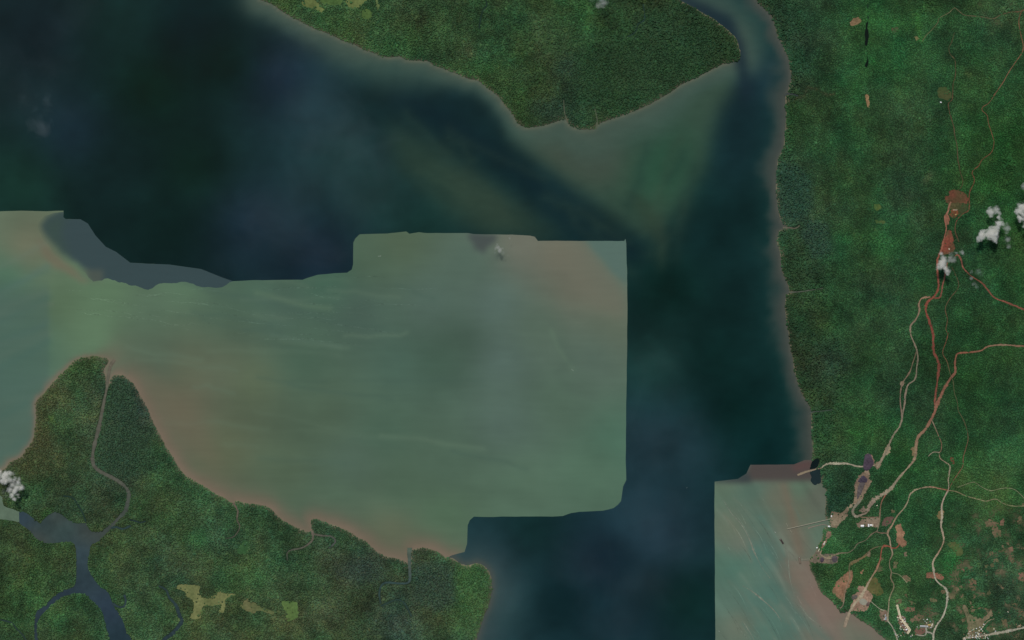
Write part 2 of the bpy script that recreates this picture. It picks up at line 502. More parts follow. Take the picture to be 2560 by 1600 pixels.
turb = idw([(0, 560, (98, 112, 90)), (60, 620, (108, 108, 86)), (20, 680, (74, 110, 88)), (0, 780, (82, 108, 92)), (60, 860, (72, 104, 86)), (30, 960, (74, 104, 90)),
    (60, 1080, (86, 106, 90)), (160, 760, (88, 112, 84)), (260, 740, (92, 120, 90)), (240, 830, (96, 124, 94)), (380, 780, (86, 110, 88)), (460, 700, (88, 116, 90)),
    (560, 760, (74, 98, 80)), (640, 720, (74, 102, 84)), (700, 780, (72, 96, 82)), (820, 700, (66, 98, 80)), (760, 900, (72, 98, 80)), (920, 640, (76, 98, 78)),
    (1000, 600, (80, 98, 76)), (900, 780, (70, 92, 80)), (1000, 900, (70, 96, 82)), (1080, 760, (80, 102, 90)), (1100, 900, (68, 94, 78)), (1180, 660, (82, 104, 90)),
    (1150, 860, (66, 88, 74)), (1240, 760, (88, 110, 100)), (1250, 900, (86, 108, 98)), (1260, 1050, (84, 106, 94)), (1300, 610, (108, 110, 96)), (1400, 640, (110, 108, 92)),
    (1440, 720, (106, 106, 90)), (1540, 620, (84, 108, 96)), (1540, 660, (86, 108, 94)), (1350, 820, (86, 106, 90)), (1480, 900, (86, 106, 92)), (1540, 800, (96, 108, 90)),
    (1400, 1000, (84, 108, 90)), (1540, 1100, (78, 112, 92)), (1480, 1180, (80, 108, 88)), (1300, 1230, (84, 110, 90)), (1120, 1160, (78, 102, 84)), (960, 1080, (74, 100, 82)),
    (880, 1150, (80, 102, 86)), (800, 1050, (78, 98, 78)), (620, 960, (88, 102, 78)), (560, 940, (90, 100, 80)), (470, 1000, (102, 100, 80)), (460, 920, (92, 99, 78)),
    (560, 1130, (92, 100, 76)), (700, 1180, (82, 100, 78)), (830, 1250, (78, 100, 80)), (1000, 1230, (76, 100, 80)), (1100, 1290, (80, 106, 82)), (980, 1330, (96, 102, 80)),
    (400, 900, (84, 100, 82)), (350, 870, (86, 104, 84)), (-400, 800, (82, 106, 90))], 3.0)
turb = blur(turb, 26)
turb *= (1 + 0.010 * n2 + 0.018 * fbm(90, 41, 4, sx=3.0, rot=-0.18))[..., None]
grey = crop(0, 1, [(360, 590), (420, 530), (600, 492), (620, 560), (760, 560), (830, 600), (900, 710), (1000, 820), (1100, 870), (1230, 970), (1600, 990), (1900, 1030),
    (2200, 1145), (2150, 1170), (1930, 1203), (1860, 1190), (1720, 1150), (1500, 1170), (1400, 1228), (1280, 1185), (1150, 1155), (1020, 1118), (960, 1140), (880, 1150),
    (800, 1060), (700, 1000), (600, 960), (520, 900), (470, 820), (390, 720), (350, 650)])
turb = soft(turb, crop(2, 1, [(250, 780), (690, 780), (950, 1060), (1075, 1250), (1075, 1512), (760, 1420), (480, 1000)]), (107, 107, 91), 20, 0.75)
turb = soft(turb, crop(2, 1, [(690, 740), (1100, 740), (1100, 1180), (950, 1060), (850, 930), (760, 840)]), (85, 108, 98), 7, 0.95)
turb = soft(turb, crop(0, 1, [(340, 740), (400, 760), (520, 885), (640, 985), (720, 1040), (780, 1110), (860, 1160), (760, 1150), (620, 1060), (500, 1010), (400, 900)]), (110, 104, 84), 9, 0.8)
turb = soft(turb, crop(0, 1, [(760, 1000), (980, 1010), (960, 1130), (870, 1150)]), (84, 92, 78), 12, 0.7)
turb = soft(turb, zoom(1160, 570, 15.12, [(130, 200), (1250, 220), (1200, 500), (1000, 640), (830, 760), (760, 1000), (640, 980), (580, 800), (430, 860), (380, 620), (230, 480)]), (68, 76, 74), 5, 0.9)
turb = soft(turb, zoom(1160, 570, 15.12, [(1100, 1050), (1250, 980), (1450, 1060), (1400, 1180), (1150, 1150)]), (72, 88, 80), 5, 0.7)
turb = over(turb, stroke(crop(1, 1, [(0, 1260), (130, 1280), (300, 1340), (480, 1380), (700, 1400)]), 9, 9), (92, 116, 92), 0.6)
turb = over(turb, stroke(crop(1, 2, [(150, 140), (400, 185), (620, 225), (800, 250)]), 6, 7), (88, 112, 96), 0.55)
turb = over(turb, stroke([(420, 690), (560, 735), (700, 760), (820, 800), (960, 820)], 14, 14), (68, 92, 80), 0.45)
turb = over(turb, stroke(crop(2, 2, [(370, 100), (430, 250), (520, 390), (580, 470)]), 8, 8), (96, 120, 98), 0.5)
turb = over(turb, stroke(crop(2, 2, [(460, 200), (560, 380), (420, 520), (560, 650), (760, 720)]), 20, 18), (78, 98, 84), 0.5)
turb = over(turb, stroke([(0, 790), (60, 770), (130, 760)], 6, 8), (100, 112, 94), 0.5)
turb = over(turb, stroke([(0, 845), (50, 835), (110, 815)], 8, 8), (70, 104, 90), 0.7)
turb = over(turb, stroke([(0, 862), (60, 850), (115, 830)], 5, 8), (92, 108, 92), 0.6)
rgs = np.random.default_rng(5)
for i in range(14):
    y0 = 700 + i * 36
    px_ = np.linspace(-60, 118, 7)
    py_ = y0 - (px_ + 60) * rgs.uniform(0.15, 0.6) + np.cumsum(rgs.normal(size=7)) * 4
    turb = over(turb, stroke(np.stack([px_, py_], 1), rgs.uniform(6, 16), rgs.uniform(8, 16)), ((100, 116, 100), (66, 102, 92), (86, 112, 100))[i % 3], rgs.uniform(0.3, 0.55))
for i in range(34):
    x0, y0 = rgs.uniform(150, 1150), rgs.uniform(685, 900) + (rgs.random() < 0.25) * 250
    ln = rgs.uniform(70, 260)
    xs_ = np.linspace(0, ln, 9)
    ys_ = y0 + xs_ * rgs.uniform(-0.02, 0.22) + np.cumsum(rgs.normal(size=9)) * 3.0
    up = rgs.random() < 0.55
    turb = over(turb, stroke(np.stack([x0 + xs_, ys_], 1), rgs.uniform(3, 9), rgs.uniform(5, 12)), (100, 122, 100) if up else (66, 90, 78), rgs.uniform(0.16, 0.42))
left = 1 / (1 + np.exp((gx - 122) / 2.5)) * np.clip((gy - 690) / 60, 0, 1)
turb = over(turb, left, (74, 100, 88), 0.6)
sid = np.clip((gx - 235) / 60, 0.0, 1.0)
turb = over(turb, np.exp(-(DW / np.clip(7 + 20 * sid * (1 + 0.35 * n1), 5, 60)) ** 1.5), (108, 98, 82), 0.75)
turb = over(turb, np.exp(-(np.where(gx > 320, DW, 400) / 22) ** 2), (120, 102, 86), 0.5)
turb = over(turb, np.exp(-(DW / np.clip(4 + 4 * n2, 2, 12)) ** 1.5), (124, 108, 92), 0.65)
turb = soft(turb, [(330, 900), (420, 960), (520, 1060), (560, 1190), (440, 1110), (390, 1020)], (108, 99, 80), 30, 0.5)

mud = idw([(1800, 1220, (92, 106, 88)), (1880, 1220, (84, 104, 90)), (1940, 1250, (108, 102, 86)), (2000, 1220, (84, 108, 88)), (2040, 1240, (88, 92, 80)), (1990, 1290, (92, 98, 80)),
    (1960, 1330, (108, 106, 92)), (2040, 1340, (84, 112, 94)), (2010, 1350, (100, 96, 82)), (1960, 1400, (112, 104, 90)), (1900, 1300, (88, 106, 92)), (1830, 1320, (104, 106, 88)),
    (1850, 1360, (110, 106, 92)), (1810, 1410, (84, 108, 92)), (1860, 1440, (92, 108, 92)), (1840, 1420, (74, 104, 90)), (1900, 1380, (80, 108, 98)), (1930, 1400, (78, 112, 100)),
    (1890, 1500, (84, 108, 96)), (1940, 1480, (76, 106, 94)), (1980, 1440, (114, 102, 88)), (2020, 1500, (118, 100, 88)), (2060, 1550, (116, 100, 90)), (1820, 1500, (92, 110, 96)),
    (1850, 1560, (106, 106, 90)), (1930, 1560, (88, 114, 100)), (1980, 1560, (74, 106, 94)), (2030, 1580, (102, 104, 90)), (2120, 1570, (94, 108, 90)), (2090, 1590, (112, 98, 88)),
    (2170, 1600, (90, 104, 88))], 3.2)
mud[..., 0] -= 7 * blur(((gx < 1960) & (gy > 1215)).astype(float), 30)
mud *= (1.05 + 0.022 * fbm(20, 51, 4, sx=10.0, rot=-1.02))[..., None]
for i in range(36):
    x0, y0 = rgs.uniform(1785, 1985), rgs.uniform(1210, 1590)
    ln = rgs.uniform(50, 170)
    tt = np.linspace(0, ln, 8)
    ang = 1.02 + rgs.uniform(-0.12, 0.12)
    ang = ang + np.linspace(-0.25, 0.15, 8)
    pts_ = np.stack([x0 + np.cumsum(np.cos(ang)) * ln / 8, y0 + np.cumsum(np.sin(ang)) * ln / 8], 1)
    mud = over(mud, stroke(pts_, rgs.uniform(2, 7), rgs.uniform(3, 7)), ((122, 134, 118), (80, 116, 104), (116, 116, 98))[i % 3], rgs.uniform(0.2, 0.45))
mud = over(mud, stroke([(1960, 1215), (1975, 1270), (1990, 1340), (2000, 1380)], 18, 14), (116, 98, 82), 0.55)
mud = over(mud, stroke([(1925, 1460), (1960, 1500), (2010, 1550), (2070, 1600)], 16, 18), (76, 108, 96), 0.6)
mud = over(mud, np.exp(-(np.where(gy > 1400, DE, 400) / 40) ** 1.6), (124, 102, 90), 0.6)
mud = soft(mud, [(1875, 1150), (2060, 1145), (2060, 1204), (1787, 1204), (1845, 1196), (1866, 1182)], (76, 70, 66), 6, 1.0)
mud = soft(mud, [(1787, 1196), (1845, 1190), (1868, 1174), (1880, 1204), (1787, 1205)], (56, 66, 66), 6, 0.9)
mud = soft(mud, [(1980, 1160), (2030, 1150), (2030, 1172), (1985, 1180)], (92, 68, 64), 10, 0.7)

gridx = np.concatenate([[-40000, -15000, -6000, -2000], np.arange(-600, 3161, 8), [5000, 9000, 18000, 43000]])
gridy = np.concatenate([[-40000, -15000, -6000, -2000], np.arange(-600, 2201, 8), [4000, 8000, 17000, 42000]])
mx, my = np.meshgrid(gridx, gridy)
wcol = np.maximum(lin(sample(deep, mx.ravel(), my.ravel())) / K_FLAT - SKY_GLINT, 0.0015)
nx, ny = len(gridx), len(gridy)
idx = np.arange(nx * ny).reshape(ny, nx)
quads = np.stack([idx[1:, :-1], idx[1:, 1:], idx[:-1, 1:], idx[:-1, :-1]], -1).reshape(-1, 4)
sea = new_obj('estuary_water', mesh_np('estuary_water', np.stack([X(mx.ravel()), Y(my.ravel()), np.zeros(mx.size)], 1), quads, wcol), MAT['water'])
tag(sea, 'dark blue green estuary water filling the wide bay and its channels', 'water', 'structure')
def fieldcol(f, k=K_FLAT):
    return lambda x, y: lin(np.clip(sample(f, x, y), 0, 255)) / k
t1 = [(-800, 529)] + crop(0, 1, [(0, 485), (440, 485), (600, 479), (600, 540), (620, 558), (760, 560), (830, 600), (900, 710), (1000, 820), (1100, 870), (1230, 970), (1400, 980), (1600, 988),
    (1900, 1030), (2100, 1110), (2200, 1145), (2400, 1135)]) + crop(1, 1, [(130, 1135), (440, 1132), (500, 1110), (580, 1085), (740, 1070), (860, 1065), (905, 1035), (918, 980), (920, 780),
    (940, 740), (980, 702), (1240, 695), (1420, 675), (1450, 697), (1540, 682), (1600, 690), (2000, 690), (2060, 700), (2419, 705)]) + crop(2, 1, [(170, 715), (215, 725), (245, 765),
    (600, 765), (1060, 765), (1073, 745), (1080, 790)]) + [(1565.7, 1000), (1565.7, 1200)] + crop(2, 3, [(1050, 60), (1030, 200), (1000, 235), (960, 265), (860, 290), (640, 300), (560, 312),
    (480, 340), (380, 346), (0, 346)]) + crop(1, 3, [(2060, 346), (2020, 380), (2000, 430), (1995, 600), (1970, 680), (1850, 712), (1790, 745), (1750, 900)]) + [(600, 1440), (250, 1280), (10, 1230), (-60, 1290), (-800, 1240)]
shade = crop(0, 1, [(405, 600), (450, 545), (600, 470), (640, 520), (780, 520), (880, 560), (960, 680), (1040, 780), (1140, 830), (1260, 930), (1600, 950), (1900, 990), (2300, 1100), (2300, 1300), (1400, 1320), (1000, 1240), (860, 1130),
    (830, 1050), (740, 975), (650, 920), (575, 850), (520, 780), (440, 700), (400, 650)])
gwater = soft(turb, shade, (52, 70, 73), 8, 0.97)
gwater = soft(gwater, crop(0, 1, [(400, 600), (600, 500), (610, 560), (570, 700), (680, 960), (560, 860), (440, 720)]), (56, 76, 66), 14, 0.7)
gwater = soft(gwater, crop(0, 1, [(800, 1040), (980, 1030), (980, 1160), (870, 1180)]), (78, 86, 76), 10, 0.8)
gtop = crop(0, 1, [(600, 492), (600, 540), (620, 558), (760, 560), (830, 600), (900, 710), (1000, 820), (1100, 870), (1230, 970), (1400, 980), (1600, 988), (1900, 1030), (2100, 1110), (2200, 1145)])
glow = crop(0, 1, [(2200, 1145), (2150, 1170), (1930, 1203), (1860, 1190), (1720, 1150), (1500, 1170), (1400, 1228), (1280, 1185), (1150, 1155), (1020, 1118), (960, 1140), (880, 1150), (800, 1060), (700, 1000), (600, 960), (520, 900), (470, 820), (390, 720), (350, 650), (360, 590), (420, 530), (600, 492)])
o = sheet('grey_water', np.vstack([np.array(gtop)[:-1], rough(glow, 0.05, 4, False)[:-1]]), 0.6, 4, fieldcol(gwater), MAT['turbid'])
tag(o, 'slate grey water with a scalloped lower edge at the left of the pale block', 'water', 'structure')
o = sheet('turbid_water', rough(t1, 0.006, 14), 0.45, 5, fieldcol(turb), MAT['turbid'])
tag(o, 'pale green turbid water in a stepped hard edged block beside dark water', 'water', 'structure')
t2 = [(1786.6, 1204), (1845, 1197), (1866, 1184), (1876, 1162), (1985, 1161), (2012, 1150), (2070, 1150), (2075, 1400), (2120, 1500), (2260, 1620), (2320, 1900), (1786.6, 1900)]
o = sheet('muddy_water', rough(t2, 0.004, 10), 0.45, 4, fieldcol(mud), MAT['turbid'])
tag(o, 'streaked brown and teal muddy water off the loading port', 'water', 'structure')

# ------------------------------------------------------------------ land sheets
veg = idw([(720, 60, (46, 74, 44)), (860, 60, (48, 78, 46)), (980, 80, (46, 74, 44)), (1060, 40, (44, 70, 42)), (1000, 120, (44, 74, 44)), (1180, 60, (42, 68, 40)), (1140, 100, (44, 76, 44)), (1240, 120, (42, 74, 44)),
    (1340, 60, (46, 74, 44)), (1380, 30, (46, 76, 44)), (1320, 110, (46, 76, 42)), (1460, 60, (44, 78, 42)), (1560, 30, (40, 68, 38)), (1620, 60, (36, 58, 38)), (1760, 110, (32, 56, 34)), (1820, 110, (30, 54, 32)),
    (1500, 140, (38, 64, 38)), (1400, 160, (38, 60, 40)), (1640, 150, (34, 58, 34)), (1340, 260, (38, 60, 40)), (1300, 240, (48, 74, 40)), (1300, 290, (40, 72, 38)), (1500, 260, (36, 64, 38)), (1560, 220, (38, 66, 38)),
    (1440, 300, (36, 62, 38)), (1600, 250, (36, 66, 38)), (1400, 280, (34, 56, 42)),
    (110, 1000, (58, 68, 40)), (140, 900, (60, 76, 44)), (200, 920, (48, 76, 42)), (180, 980, (58, 76, 46)), (140, 1040, (48, 80, 42)), (220, 1050, (54, 76, 46)), (100, 1120, (56, 64, 36)), (150, 1160, (48, 76, 44)),
    (60, 1160, (54, 66, 40)), (290, 960, (40, 62, 48)), (320, 1040, (40, 60, 50)), (320, 1130, (40, 62, 46)), (380, 1130, (44, 78, 44)), (300, 1180, (42, 66, 50)), (400, 1190, (44, 74, 42)),
    (100, 1230, (46, 70, 42)), (160, 1260, (46, 70, 44)), (240, 1270, (42, 64, 42)), (360, 1280, (48, 80, 46)), (440, 1260, (46, 74, 44)), (520, 1290, (44, 76, 46)), (560, 1340, (42, 76, 46)), (60, 1360, (46, 68, 40)),
    (120, 1400, (46, 72, 40)), (60, 1460, (46, 78, 42)), (160, 1520, (46, 80, 44)), (240, 1350, (50, 74, 44)), (300, 1320, (50, 74, 44)), (360, 1420, (48, 74, 46)), (420, 1420, (50, 74, 48)), (360, 1520, (52, 80, 44)),
    (480, 1560, (54, 74, 44)), (580, 1560, (54, 76, 46)), (620, 1440, (50, 80, 48)), (660, 1290, (40, 70, 44)), (720, 1320, (38, 68, 42)), (860, 1330, (46, 70, 46)), (760, 1380, (42, 70, 42)), (900, 1420, (44, 60, 52)),
    (1000, 1400, (44, 70, 44)), (780, 1440, (52, 72, 46)), (760, 1480, (46, 80, 46)), (900, 1500, (42, 58, 36)), (860, 1480, (54, 72, 48)), (720, 1540, (54, 72, 48)), (840, 1560, (54, 74, 46)), (1000, 1560, (46, 72, 54)), (960, 1480, (46, 72, 48)), (1080, 1440, (46, 62, 50)),
    (1100, 1400, (46, 74, 44)), (1180, 1440, (52, 84, 48)), (1160, 1500, (50, 80, 46)), (1140, 1560, (48, 76, 44)), (1060, 1520, (46, 66, 46)),
    (1960, 60, (30, 56, 36)), (1990, 120, (32, 58, 42)), (1990, 200, (32, 58, 40)), (2060, 60, (36, 64, 38)), (2080, 160, (36, 66, 40)), (2060, 260, (40, 64, 40)), (2120, 200, (34, 82, 46)), (2200, 100, (38, 84, 44)), (2160, 30, (36, 84, 44)),
    (2260, 160, (38, 84, 46)), (2280, 40, (36, 76, 40)), (2400, 100, (34, 72, 40)), (2480, 60, (44, 70, 42)), (2500, 200, (38, 72, 38)), (2240, 260, (42, 74, 44)), (2350, 280, (42, 72, 42)), (2440, 320, (34, 82, 38)), (2520, 340, (30, 70, 32)),
    (2160, 320, (36, 76, 42)), (2060, 340, (34, 74, 44)), (1980, 330, (36, 72, 38)), (2240, 380, (40, 64, 38)), (2360, 380, (36, 74, 38)),
    (1980, 470, (34, 58, 46)), (1960, 430, (34, 60, 44)), (1990, 540, (36, 60, 48)), (2060, 500, (42, 72, 42)), (2120, 480, (40, 76, 46)), (2200, 560, (38, 80, 46)), (2080, 580, (38, 74, 42)), (2160, 640, (38, 74, 44)), (2280, 480, (34, 58, 38)), (2220, 600, (38, 84, 46)),
    (2300, 560, (38, 70, 42)), (2400, 500, (34, 72, 38)), (2480, 450, (34, 72, 32)), (2520, 560, (36, 76, 34)), (2480, 640, (34, 70, 38)), (2400, 650, (34, 68, 40)), (2520, 720, (36, 70, 40)), (1980, 640, (38, 68, 40)), (2040, 660, (36, 58, 44)), (2000, 720, (38, 64, 40)),
    (2120, 720, (36, 74, 42)), (2220, 720, (36, 64, 40)), (2140, 780, (36, 72, 42)), (1970, 780, (36, 60, 36)), (2050, 780, (38, 64, 40)),
    (1990, 840, (36, 58, 36)), (2040, 830, (38, 70, 40)), (2080, 900, (38, 54, 40)), (2000, 900, (36, 54, 36)), (2040, 980, (40, 64, 38)), (2180, 880, (36, 72, 42)), (2160, 1000, (38, 76, 46)), (2140, 1080, (42, 88, 46)), (2080, 1060, (36, 64, 42)), (2060, 1120, (38, 66, 40)),
    (2300, 900, (32, 68, 38)), (2440, 960, (32, 72, 38)), (2520, 900, (32, 70, 38)), (2400, 1080, (32, 68, 40)), (2540, 1080, (32, 76, 42)), (2280, 1000, (32, 66, 40)), (2260, 1160, (36, 78, 42)), (2440, 1170, (50, 86, 48)),
    (2100, 1230, (32, 60, 40)), (2080, 1260, (30, 54, 44)), (2240, 1230, (34, 72, 40)), (2260, 1300, (38, 76, 44)), (2200, 1330, (38, 74, 48)), (2120, 1350, (38, 78, 46)), (2080, 1370, (44, 86, 44)), (2320, 1260, (38, 76, 46)), (2300, 1340, (36, 76, 46)), (2360, 1240, (40, 80, 40)),
    (2380, 1370, (58, 84, 48)), (2400, 1410, (40, 92, 44)), (2360, 1400, (38, 78, 46)), (2450, 1220, (52, 86, 44)), (2500, 1250, (54, 86, 46)), (2480, 1290, (40, 76, 42)), (2440, 1340, (38, 72, 46)), (2540, 1300, (40, 74, 44)), (2200, 1420, (38, 82, 46)), (2060, 1450, (36, 74, 42)),
    (2080, 1430, (52, 86, 46)), (2240, 1440, (40, 90, 44)), (2320, 1460, (40, 84, 46)), (2440, 1430, (38, 72, 50)), (2500, 1480, (42, 68, 48)), (2540, 1440, (44, 74, 48)), (2140, 1500, (40, 80, 48)), (2240, 1490, (56, 84, 46)), (2180, 1560, (42, 80, 50)), (2300, 1500, (42, 84, 48)),
    (2380, 1540, (40, 78, 48)), (2440, 1560, (40, 72, 46)), (2520, 1540, (44, 74, 48)), (2540, 1580, (42, 62, 42)), (2320, 1580, (46, 78, 48))], 3.0)
veg = blur(veg, 16) * (1 - 0.05 * gfill(LANDS['north']) - 0.02 - 0.05 * gfill(LANDS['east']))[..., None]
veg = np.where((gx > 1890)[..., None], 0.5 * veg + 0.5 * blur(veg, 45), veg)
veg = 0.88 * veg + 0.12 * veg.mean(-1, keepdims=True)
veg[..., 2] *= 0.95
veg = veg * (1 - 0.12 * gfill(LANDS['west'])[..., None]) + 0.12 * gfill(LANDS['west'])[..., None] * veg.mean(-1, keepdims=True)
veg *= (1 + 0.06 * fbm(46, 61, 4) + 0.06 * fbm(14, 71, 2) + 0.04 * fbm(30, 77, 3, sy=2.5))[..., None]
veg[..., 0] *= 1 + 0.06 * fbm(50, 81, 4)
veg[..., 2] *= 1 + 0.035 * fbm(90, 91, 3)

for poly, c, fe, al in ((crop(0, 2, [(1040, 560), (1080, 520), (1140, 515), (1230, 600), (1280, 760), (1330, 960), (1400, 1150), (1480, 1300), (1500, 1400), (1280, 1512), (1080, 1500), (900, 1390), (880, 1300), (920, 1100), (980, 800)]), (40, 60, 43), 9, 0.7),
        (crop(0, 2, [(330, 790), (430, 680), (560, 560), (560, 700), (470, 850), (440, 1000), (520, 1100), (500, 1460), (200, 1500), (60, 1400), (220, 1260), (320, 1100)]), (58, 64, 40), 12, 0.6),
        (crop(1, 3, [(1490, 800), (1700, 760), (1870, 810), (1880, 1170), (1700, 1250), (1500, 1150)]), (44, 61, 50), 9, 0.7), (crop(1, 3, [(720, 800), (1000, 760), (1180, 740), (1200, 950), (760, 960)]), (46, 61, 52), 14, 0.6),
        (crop(1, 3, [(1890, 830), (2050, 800), (2200, 870), (2210, 1050), (2120, 1400), (2060, 1512), (1900, 1300)]), (53, 82, 48), 10, 0.6), (crop(1, 3, [(640, 1060), (900, 1040), (980, 1200), (1000, 1300), (900, 1340), (700, 1250)]), (44, 60, 38), 20, 0.5),
        (crop(2, 0, [(1280, 60), (1700, 80), (2140, 480), (1900, 640), (1000, 1080), (560, 900), (700, 500), (1200, 300)]), (33, 56, 35), 22, 0.65), (crop(2, 0, [(100, 180), (500, 120), (700, 260), (620, 420), (300, 480)]), (50, 74, 46), 24, 0.5),
        (crop(2, 0, [(180, 950), (480, 960), (500, 1110), (260, 1150), (160, 1050)]), (35, 56, 44), 12, 0.6), (crop(2, 0, [(430, 500), (560, 520), (600, 700), (450, 720)]), (35, 56, 44), 16, 0.5), (crop(1, 0, [(950, 60), (1060, 90), (1100, 280), (960, 240), (880, 160)]), (56, 84, 48), 14, 0.6),
        (crop(1, 0, [(1250, 350), (1450, 380), (1420, 480), (1240, 470)]), (44, 82, 46), 14, 0.5), (crop(1, 0, [(1960, 420), (2040, 420), (2060, 560), (1980, 540)]), (64, 66, 46), 10, 0.5), (crop(2, 0, [(0, 620), (160, 620), (200, 760), (40, 780)]), (56, 72, 46), 14, 0.5),
        (crop(0, 3, [(1750, 520), (1900, 480), (2000, 560), (1900, 640), (1760, 600)]), (46, 88, 52), 12, 0.6), (crop(0, 3, [(1400, 180), (1640, 160), (1650, 280), (1450, 260)]), (56, 76, 46), 16, 0.5), (crop(0, 3, [(400, 300), (520, 250), (460, 330), (400, 400)]), (48, 88, 40), 6, 0.6),
        (B((85, 20), (280, 40), (420, 200), (430, 420), (300, 600), (180, 600), (100, 480)), (33, 56, 46), 8, 0.6), (B((360, 560), (560, 600), (620, 860), (420, 940), (300, 700)), (37, 58, 50), 10, 0.6), (B((130, 1000), (400, 900), (420, 1200), (220, 1230)), (34, 58, 38), 10, 0.5)):
    veg = soft(veg, poly, c, fe, al)
for pts, wd, c, al in ((A((938, -60), (940, 200), (935, 500), (905, 800)), 7, (48, 92, 50), 0.7), (A((960, 200), (1080, 230), (1180, 260)), 26, (44, 92, 48), 0.6), (A((1405, 140), (1420, 260), (1445, 380)), 9, (58, 104, 48), 0.75),
        (A((1000, 180), (1300, 220), (1410, 210)), 22, (46, 92, 46), 0.5), (A((250, 935), (340, 910), (380, 820), (470, 850), (560, 900), (620, 890)), 3, (82, 64, 48), 0.6), (A((830, 800), (860, 960)), 20, (38, 92, 44), 0.4),
        (B((1080, 880), (1200, 800), (1300, 690)), 22, (40, 92, 48), 0.6), (B((1250, 560), (1400, 420)), 18, (40, 88, 50), 0.5), (A((980, 560), (1000, 600)), 8, (40, 100, 46), 0.6), (C((790, 1050), (860, 1080)), 10, (46, 98, 46), 0.6),
        (D((1820, 20), (1960, 90), (2020, 170), (2200, 230)), 40, (66, 92, 48), 0.5), (D((1680, 780), (1760, 760)), 26, (38, 98, 46), 0.6), (D((1480, 690), (1500, 720)), 18, (50, 92, 58), 0.5), (B((1480, 200), (1530, 140)), 14, (72, 78, 54), 0.6),
        (A((2010, 120), (2150, 210), (2190, 240)), 10, (66, 68, 48), 0.45), (A((1880, 690), (1900, 710)), 8, (82, 88, 50), 0.5), (crop(0, 2, [(420, 720), (560, 700), (640, 760)]), 16, (66, 82, 50), 0.5), (crop(0, 2, [(480, 910), (500, 960)]), 8, (74, 104, 44), 0.6),
        (crop(0, 2, [(690, 620), (740, 700)]), 18, (34, 66, 38), 0.6), (crop(0, 2, [(1030, 640), (1000, 900), (900, 1300)]), 6, (46, 76, 44), 0.4)):
    veg = over(veg, stroke(pts, wd, wd * 0.8), c, al)
patch = np.clip((fbm(13, 211, 4) - 0.95) * 4, 0, 1) * blur(gfill(D((1700, 350), (2000, 250), (2700, 300), (2700, 1700), (1600, 1700), (1350, 1150), (1600, 1000))), 40)
patch = np.maximum(patch, np.clip((fbm(10, 221, 2) - 1.0) * 2, 0, 1) * blur(gfill(A((1900, -50), (2500, -50), (2500, 320), (2050, 280))), 30) * 0.7)
floor = veg * 0.92
floor = over(floor, patch, (106, 96, 74), 0.85)
floor = over(floor, np.exp(-(DSH / np.clip(3.6 + 0.9 * n2, 2, 7)) ** 2), (126, 116, 96), 0.9)
for k, nm, lb in (('north', 'island_ground', 'low green ground of the northern island under its forest'), ('east', 'mainland_ground', 'green ground of the eastern mainland under scrub and forest'),
                  ('west', 'delta_ground', 'swampy green ground of the south western delta')):
    o = sheet(nm, LANDS[k], 2.0, 11, fieldcol(floor), MAT['land'], skirt=4.0)
    tag(o, lb, 'ground', 'structure')

# raster of where trees may stand (1 px cells)
FM = 170
FW, FH = 2560 + 2 * FM, 1600 + 2 * FM
free = np.zeros((FH, FW), bool)
thin = np.ones((FH, FW), np.float32)         # chance that a tree stands on open ground
for p in LANDS.values():
    free |= fill(p, -FM, -FM, 1, FW, FH)
def cut_poly(poly):
    free[fill(poly, -FM, -FM, 1, FW, FH)] = False
def thin_poly(poly, keep):
    m = fill(poly, -FM, -FM, 1, FW, FH)
    thin[m] = np.minimum(thin[m], keep)
def cut_line(pts, r):
    p = np.asarray(pts, float)
    for a, b in zip(p[:-1], p[1:]):
        i0, i1 = max(int(min(a[0], b[0]) - r + FM), 0), min(int(max(a[0], b[0]) + r + FM) + 2, FW)
        j0, j1 = max(int(min(a[1], b[1]) - r + FM), 0), min(int(max(a[1], b[1]) + r + FM) + 2, FH)
        if i1 <= i0 or j1 <= j0:
            continue
        xx, yy = np.meshgrid(np.arange(i0, i1) - FM, np.arange(j0, j1) - FM)
        e = b - a
        t = np.clip(((xx - a[0]) * e[0] + (yy - a[1]) * e[1]) / (e @ e + 1e-9), 0, 1)
        free[j0:j1, i0:i1] &= np.hypot(xx - a[0] - t * e[0], yy - a[1] - t * e[1]) > r

# ------------------------------------------------------------------ rivers, creeks, ponds, painted cloud shadow
river = crop(0, 3, [(180, 300), (240, 310), (300, 350), (380, 412), (400, 385), (460, 330), (520, 300), (580, 325), (640, 370), (720, 410), (780, 405), (810, 400), (835, 450), (865, 485), (950, 485),
    (1000, 450), (1060, 400), (1110, 350), (1170, 300), (1195, 310), (1130, 370), (1080, 430), (1020, 490), (950, 560), (920, 590), (880, 600), (850, 640), (845, 700), (830, 780), (840, 850), (880, 920), (930, 990),
    (1020, 1060), (1050, 1130), (1080, 1200), (1130, 1270), (1170, 1350), (1195, 1440), (1240, 1512), (1330, 1900), (1040, 1900), (1030, 1512), (1010, 1420), (990, 1330), (970, 1260), (930, 1200), (860, 1130), (800, 1080),
    (720, 1070), (650, 1085), (580, 1110), (500, 1170), (440, 1230), (380, 1290), (355, 1350), (350, 1430), (360, 1512), (390, 1900), (350, 1900), (325, 1512), (325, 1400), (330, 1310), (350, 1240), (420, 1190), (500, 1110),
    (580, 1050), (650, 1030), (710, 990), (720, 900), (722, 800), (720, 700), (710, 620), (690, 595), (640, 585), (560, 590), (450, 600), (370, 570), (320, 530), (270, 470), (210, 430), (180, 400)])
rp = rough(catmull(river, 6, True), 0.07, 5)
